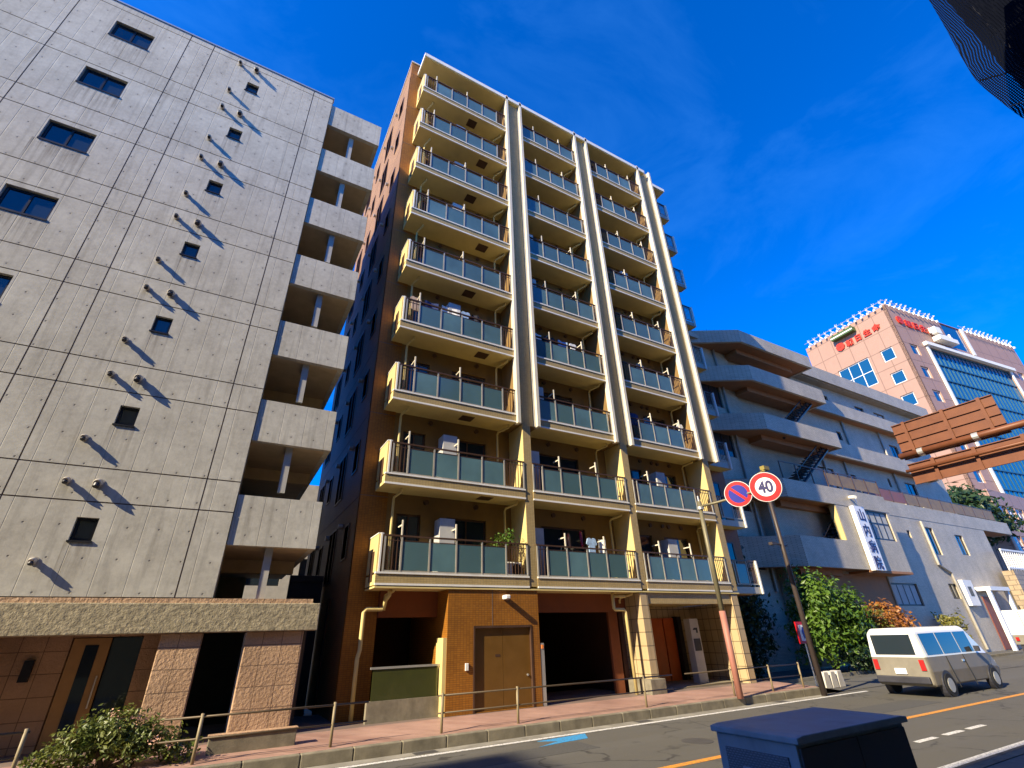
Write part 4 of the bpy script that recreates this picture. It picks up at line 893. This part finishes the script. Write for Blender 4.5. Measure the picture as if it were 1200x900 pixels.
# ------------------------------------------------------------------ vehicles
def wheel(parent, x, y, z, r, side):
    m = MB(); m.tube([(x, y - .1, z), (x, y + .1, z)], r, 22); o = m.build('wheel', TYRE, parent, smooth=False)
    m = MB(); m.tube([(x, y + side * .101, z), (x, y + side * .115, z)], r * .62, 18); m.build('rim', STEEL, o)
def loft_van(name, x0, yc, label, cat, st, wins, paint, wheels, rear_z):
    """st: stations (x, z bottom, z belt, z roof, half width low, half width belt, half width roof)"""
    o = thing(name, (x0, yc, 0), label, cat)
    def ring(a, off=0.0):
        x, zb_, zm, zr, wl, wm, wr = a; k = [( -wl, zb_), (-wl - .03, (zb_ + zm) / 2), (-wm, zm), (-wr, zr - .12), (-wr + .14, zr), (wr - .14, zr), (wr, zr - .12), (wm, zm), (wl + .03, (zb_ + zm) / 2), (wl, zb_)]
        return [(x0 + x, yc + y, z) for y, z in k]
    def at(x):
        for a, b in zip(st, st[1:]):
            if a[0] <= x <= b[0]:
                f = (x - a[0]) / (b[0] - a[0]); return tuple(p + (q - p) * f for p, q in zip(a, b))
    bd = MB(); rf = MB()
    for mm, idx, wrap in ((bd, [0, 1, 2, 7, 8, 9], 0), (rf, [2, 3, 4, 5, 6, 7], 1)):
        R_ = [[mm.v(ring(a)[q]) for q in idx] for a in st]
        for p, q in zip(R_, R_[1:]):
            for c in range(5 if wrap else 6):
                d = (c + 1) % 6
                if not wrap and c == 2: continue
                mm.bm.faces.new((p[c], q[c], q[d], p[d]))
        mm.bm.faces.new(R_[0]); mm.bm.faces.new(R_[-1][::-1])
    b_ = bd.build('body', paint, o, bevel=.05); r_ = rf.build('roof', CARW, o, bevel=.05)
    for me in (b_, r_):
        for pl in me.data.polygons: pl.use_smooth = False
    def wq(xa, xb, side, lo, hi, name='window', mat=WGLASS):
        A, B_ = at(xa), at(xb); m = MB(); pts = []
        for a, h in ((A, lo), (B_, lo), (B_, hi), (A, hi)):
            z = a[2] + (a[3] - .12 - a[2]) * h; y = a[5] + (a[6] - a[5]) * h
            pts.append((x0 + a[0], yc + side * (y + .008), z))
        inn = [(p[0], p[1] - side * .02, p[2]) for p in pts]
        vs = [m.v(p) for p in pts + inn]
        for f in ((0, 1, 2, 3), (4, 5, 6, 7), (0, 1, 5, 4), (1, 2, 6, 5), (2, 3, 7, 6), (3, 0, 4, 7)): m.bm.faces.new([vs[q] for q in f])
        return m.build(name, mat, o)
    for side in (-1, 1):
        for xa, xb in wins: wq(xa, xb, side, .08, .92)
        wq(wins[1][0], wins[1][0] + .02, side, -1.2, .0, 'door_seam', TYRE); wq(wins[1][1], wins[1][1] + .02, side, -1.2, .0, 'door_seam', TYRE)
        wq(wins[1][1] - .22, wins[1][1] - .06, side, -.28, -.2, 'handle', STEEL)
        m = MB(); e = at(wins[-1][1] - .1); m.box(x0 + e[0], x0 + e[0] + .08, min(yc + side * (e[5] + .05), yc + side * (e[5] + .2)), max(yc + side * (e[5] + .05), yc + side * (e[5] + .2)), e[2] + .05, e[2] + .22); m.build('mirror', BOXDK, o)
        for wx in wheels:
            m = MB(); m.tube([(x0 + wx, yc + side * (st[2][4] - .12), .33), (x0 + wx, yc + side * (st[2][4] + .045), .33)], .40, 24); m.build('wheel_arch', BOXDK, o)
            wheel(o, x0 + wx, yc + side * (st[2][4] - .03), .32, .32, side)
        m = MB(); m.box(x0 - .035, x0 + .03, min(yc + side * .62, yc + side * .76), max(yc + side * .62, yc + side * .76), .75, 1.05); m.build('tail_light', plain('red_lens', (.4, .02, .02), .2), o)
        m = MB(); L_ = st[-1][0]; m.box(x0 + L_ - .1, x0 + L_ + .02, min(yc + side * .45, yc + side * .7), max(yc + side * .45, yc + side * .7), .62, .82); m.build('headlight', plain('headlight_lens', (.6, .6, .58), .1), o)
    MB().box(x0 - .03, x0 + .02, yc - .6, yc + .6, rear_z[0], rear_z[1]).build('rear_window', WGLASS, o)
    MB().box(x0 - .10, x0 - .005, yc - .78, yc + .78, .38, .58).build('bumper', BOXDK, o, bevel=.03)
    MB().box(x0 - .04, x0 - .01, yc - .17, yc + .17, .64, .80).build('number_plate', SIGNW, o)
    return o
GREYCAR = plain('warm_grey_car_paint', (.20, .18, .145), .5, .0, spec=.4)
loft_van('white_van', 20.2, 9.75, 'white roofed delivery van with grey lower body on the road before the hospital', 'van',
    [(0, .36, 1.12, 1.90, .80, .80, .72), (.12, .30, 1.12, 1.97, .83, .83, .74), (1.4, .30, 1.12, 1.98, .84, .84, .75), (3.7, .30, 1.12, 1.98, .84, .84, .75), (4.5, .30, 1.08, 1.40, .82, .82, .74), (5.0, .32, .98, 1.06, .80, .76, .70), (5.3, .40, .78, .84, .72, .68, .60)],
    [(.25, 1.3), (1.38, 2.6), (2.68, 3.62)], GREYCAR, (.85, 4.3), (1.2, 1.78))
t_ = thing('box_truck', (46, 13.4, 0), 'white box truck standing before the stone wall at the right edge', 'truck')
MB().box(44.0, 48.0, 12.6, 14.2, 1.25, 2.66).build('cargo_box', CARW, t_, bevel=.04); MB().box(44.02, 47.98, 12.62, 14.18, .75, 1.245).build('skirt', GREYCAR, t_)
MB().prism([(48.05, .5), (49.7, .5), (49.7, 1.3), (49.3, 2.2), (48.05, 2.2)], 12.65, 14.15).build('cab', CARW, t_, bevel=.05); MB().box(44.1, 49.4, 12.8, 14.0, .45, .745).build('chassis', BOXDK, t_)
MB().prism([(48.4, 1.35), (49.6, 1.35), (49.3, 2.05), (48.4, 2.05)], 12.63, 12.648).build('window', WGLASS, t_)
for x in (45.0, 48.7): wheel(t_, x, 12.75, .4, .4, -1); wheel(t_, x, 14.05, .4, .4, 1)
for y in (12.75, 13.9): MB().box(43.95, 43.999, y, y + .16, .95, 1.15).build('tail_light', plain('red_lens', (.4, .02, .02), .2), t_)
MB().box(43.97, 43.998, 13.39, 13.41, 1.3, 2.6).build('door_seam', BOXDK, t_)
# ------------------------------------------------------------------ pale building seen through the gap
o = thing('rear_building', (1, 34, 0), 'pale building glimpsed through the gap beside the concrete block', 'building')
fR = facade((-6, 34), (1, 0)); rh = [(1 + 3 * q, 3 + 3 * q, z, z + 1.6) for q in range(4) for z in (2, 5.2, 8.4)]
m = MB(fR); m.skin(0, 13, 0, 11.5, rh, .2); m.box(0, 13, .201, 9, 0, 11.49); m.build('wall', plain('pale_rear_render', (.5, .46, .40), .8), o)
for h in rh: window(o, fR, *h, .08, 1)
o = thing('alley_shade_screen', (2.6, 20, 0), 'added dark screen for the deep shade in the alley between the two nearest buildings', 'gate')  # added dark sheet standing in for the black shade of the gap
MB().box(2.02, 3.12, 19.2, 19.3, 0, 4.2).build('panel', BOXDK, o); MB().box(2.02, 3.12, 19.15, 19.199, 4.0, 4.2).build('top_bar', BOXDK, o)

# ------------------------------------------------------------------ plants
def shrub(name, loc, blobs, n, ls, mat, label, cat, seed, tips=None, group=None, extra=None):
    o = thing(name, loc, label, cat, group)
    branches(o, loc, tips or [(b[0], b[1], b[2]) for b in blobs], .05)
    foliage('leaves' if name.endswith('bush') else 'crown', o, blobs, n, ls, mat, seed)
    if extra: tag(foliage('flower', o, extra[0], extra[1], extra[2], extra[3], seed + 9), kind='stuff')
    return o
shrub('front_bush', (-1.15, 12.75, .22), [(-1.1, 12.75, .75, .55, .4, .42), (-.6, 12.75, .6, .5, .4, .35), (-1.6, 12.75, .65, .4, .35, .38), (-.1, 12.7, .42, .4, .35, .22), (-2.0, 12.8, .45, .35, .3, .25)], 5200, .045, LR, 'leafy green bush with pinkish tips in front of the concrete block entrance', 'bush', 11,
      [(-1.1, 12.7, 1.0), (-1.5, 12.8, .9), (-.6, 12.75, .9), (-.1, 12.7, .5)], None, ([(-1.1, 12.6, .95, .6, .3, .25), (-.3, 12.55, .6, .6, .3, .15)], 200, .03, plain('pink_petal', (.55, .32, .22), .7)))
shrub('green_tree', (27.0, 15.9, 0), [(26.6, 15.8, 3.4, 1.6, 1.3, 1.5), (27.9, 15.7, 2.6, 1.7, 1.3, 1.6), (26.0, 15.8, 1.9, 1.3, 1.2, 1.6), (28.8, 15.8, 2.0, 1.3, 1.2, 1.3)], 8500, .13, LG, 'bright green leafy tree beside the hospital, right of the brown flats', 'tree', 12)
shrub('autumn_bush', (32.5, 16.2, 0), [(32.0, 16.0, 2.0, 1.3, 1.0, 1.0), (33.6, 16.0, 2.25, 1.4, 1.0, .9)], 3200, .13, LO, 'orange autumn coloured bush against the hospital wall', 'bush', 13)
shrub('yellow_bush', (30.7, 15.8, 0), [(30.6, 15.7, 1.8, 1.2, .9, 1.2), (31.4, 15.6, 1.3, 1.0, .9, .9)], 2600, .12, LY, 'yellow green bush between the bright green tree and the orange bush', 'bush', 14)
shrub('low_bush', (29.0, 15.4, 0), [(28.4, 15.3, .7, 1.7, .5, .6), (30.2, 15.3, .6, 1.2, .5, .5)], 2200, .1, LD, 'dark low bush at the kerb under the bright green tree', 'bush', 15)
shrub('small_yellow_bush', (46, 17.8, 0), [(46, 17.8, 2.0, 1.5, .6, .7), (46, 17.8, .9, 1.3, .6, .8)], 1200, .12, LY, 'small yellow green bush at the hospital wall above the white van', 'bush', 16)
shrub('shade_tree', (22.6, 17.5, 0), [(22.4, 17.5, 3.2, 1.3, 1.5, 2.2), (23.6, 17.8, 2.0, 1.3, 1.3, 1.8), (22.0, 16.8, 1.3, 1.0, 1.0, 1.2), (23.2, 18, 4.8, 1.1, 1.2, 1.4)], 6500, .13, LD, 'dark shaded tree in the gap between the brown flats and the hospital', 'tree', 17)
shrub('evergreen_tree', (81, 25, 0), [(80, 24.5, 14.2, 4.0, 2.5, 2.4), (84, 24.5, 13.2, 3.5, 2.5, 1.8), (82, 25, 16, 2.0, 1.6, 1.6), (77, 24.5, 13, 2.4, 2, 1.6)], 3600, .42, LD, 'dark spiky evergreen tree beyond the hospital roof terrace', 'tree', 18)
# banner and white planter by the kerb
o = thing('notice_sign', (21.4, 13.5, 0), 'small red framed notice sign on a post in the shade left of the green tree', 'sign')
MB().tube([(21.4, 13.55, 0), (21.4, 13.55, 1.6)], .03, 8).build('post', STEEL, o); MB().box(20.98, 21.8, 13.48, 13.53, 1.5, 2.3).build('board', RED, o); MB().box(21.12, 21.68, 13.47, 13.479, 1.6, 2.18).build('poster', SIGNW, o)
MB().prism([(21.3, 1.68), (21.5, 1.68), (21.56, 1.95), (21.46, 2.1), (21.32, 2.1), (21.24, 1.95)], 13.462, 13.469).build('motif', BLUE, o)
for i, x in enumerate((20.9, 21.35, 21.8)):
    o = thing('road_block', (x, 12.9, 0), ('left', 'middle', 'right')[i] + 'most of three pale concrete blocks at the kerb behind the thin dark pole' if i != 1 else 'middle one of three pale concrete blocks at the kerb behind the thin dark pole', 'block', 'pale blocks at the kerb')
    MB().prism([(x - .2, .0), (x + .2, 0), (x + .2, .12), (x + .14, .55), (x - .14, .55), (x - .2, .12)], 12.75, 13.05).build('block', plain('pale_block_concrete', (.5, .47, .42), .8), o, bevel=.02)
# stone wall, white fence and low tower at the right edge
o = thing('stone_wall', (64, 18.7, 0), 'tan rubble stone retaining wall right of the hospital', 'wall')
m = MB(); m.box(60.5, 75, 17.4, 18.2, 0, 6.0); m.build('masonry', tile('rubble_stone', (.42, .32, .2), (.33, .25, .16), (.2, .15, .1), .7, .4, .03, offset=.5, bmp=.8), o)
o = thing('white_fence', (66, 17.6, 6), 'white railing fence on top of the tan stone wall', 'fence')
m = MB()
for x in [60.6 + .5 * q for q in range(22)]: m.box(x - .05, x + .05, 17.6, 17.68, 6.0, 7.8)
m.box(60.6, 71.2, 17.58, 17.7, 7.7, 7.85); m.box(60.6, 71.2, 17.58, 17.7, 6.15, 6.3); m.build('railing', WHITE, o)
o = thing('glass_annex', (100, 24, 0), 'lower pale building with dark glass behind the white fence', 'building')
fN = facade((88, 24), (1, 0))
nh = [(1 + 3 * q, 3.6 + 3 * q, z, z + 2) for q in range(8) for z in (6, 10, 14)]
m = MB(fN); m.skin(0, 26, 0, 18, nh, .4); m.box(.01, 25.99, .41, 9, 0, 17.9); m.build('wall', PINK, o)
for h in nh: window(o, fN, *h, .2, 1, WHITE, TG, .12)

# ------------------------------------------------------------------ buildings on the near side: they throw the street shade
def nearblock(x0, x1, y1, H, label):
    o = thing('shop_building', ((x0 + x1) / 2, y1, 0), label, 'building')
    f = lambda u, q, z: (u, y1 - q, z); hs_ = []
    for z in [1.0 + 3.2 * q for q in range(int(H / 3.2))]:
        for x in [x0 + 1.5 + 3.5 * q for q in range(int((x1 - x0 - 2) / 3.5))]: hs_.append((x, x + 2, z, z + 1.6))
    m = MB(f); m.skin(x0, x1, 0, H, hs_, .2); m.box(x0, x1, .201, 12, 0, H - .01); m.build('wall', CREAM, o)
    m = MB(f)
    for h in hs_: m.box(h[0], h[1], .12, .16, h[2], h[3])
    m.build('window', WGLASS, o)
nearblock(-42.5, 13.0, -1.4, 17.8, 'low cream shop row across the road on the near side')
nearblock(-95, -43.6, -1.4, 33.0, 'tall cream block on the near side at the far left')
# scaffold with dark netting
sc_ = thing('scaffold_netting', (15, 0, 0), 'dark scaffold netting hung on a building under repair, top right corner', 'scaffold')
NET = mat_net()
def netedge(z): 
    pts = [(0, .05), (8, .1), (12.2, -.1), (13.1, .07), (14.9, .27), (16.5, .16), (18.8, -.05), (24, -.12), (30, -.05)]
    for (a, ya), (b, yb) in zip(pts, pts[1:]):
        if a <= z <= b: return ya + (yb - ya) * (z - a) / (b - a)
    return pts[-1][1]
m = MB(); nz, ny = 60, 14; grid = []
for i in range(nz + 1):
    z = 30 * i / nz; ye = netedge(z); row = []
    for j in range(ny + 1):
        y = ye - 8.0 * (j / ny) ** 1.5; row.append(m.bm.verts.new((15.0 + .07 * math.sin(z * 1.9 + j) + .05 * math.sin(y * 3) - .12 * math.exp(-((z - 14.9) / .9) ** 2), y, z)))
    grid.append(row)
for i in range(nz):
    for j in range(ny): m.bm.faces.new((grid[i][j], grid[i][j + 1], grid[i + 1][j + 1], grid[i + 1][j]))
m.build('net', NET, sc_, smooth=True)
m = MB()
for y in (-.55, -2.3, -4.1, -5.9): m.tube([(15.25, y, 0), (15.25, y, 30)], .03, 8)
for z in [1.8 * q for q in range(17)]: m.tube([(15.25, -.4, z), (15.25, -8, z)], .025, 8)
m.build('scaffold_pipe', BOXDK, sc_)
m = MB(); m.box(15.45, 30, -10, -.5, 0, 30); m.build('wall', plain('dark_sheet_wall', (.006, .007, .012), 1.0, spec=0.05), sc_)
m = MB(); m.tube([(14.93, .2, 14.9), (14.9, -.4, 14.4), (14.9, -1.2, 14.9), (14.9, -2.4, 15.1)], .02, 6); m.tube([(14.9, .1, 13.6), (14.88, -.4, 13.3), (14.9, -1.4, 13.9)], .015, 6); m.build('tie_rope', plain('grey_rope', (.12, .11, .11), .8), sc_)
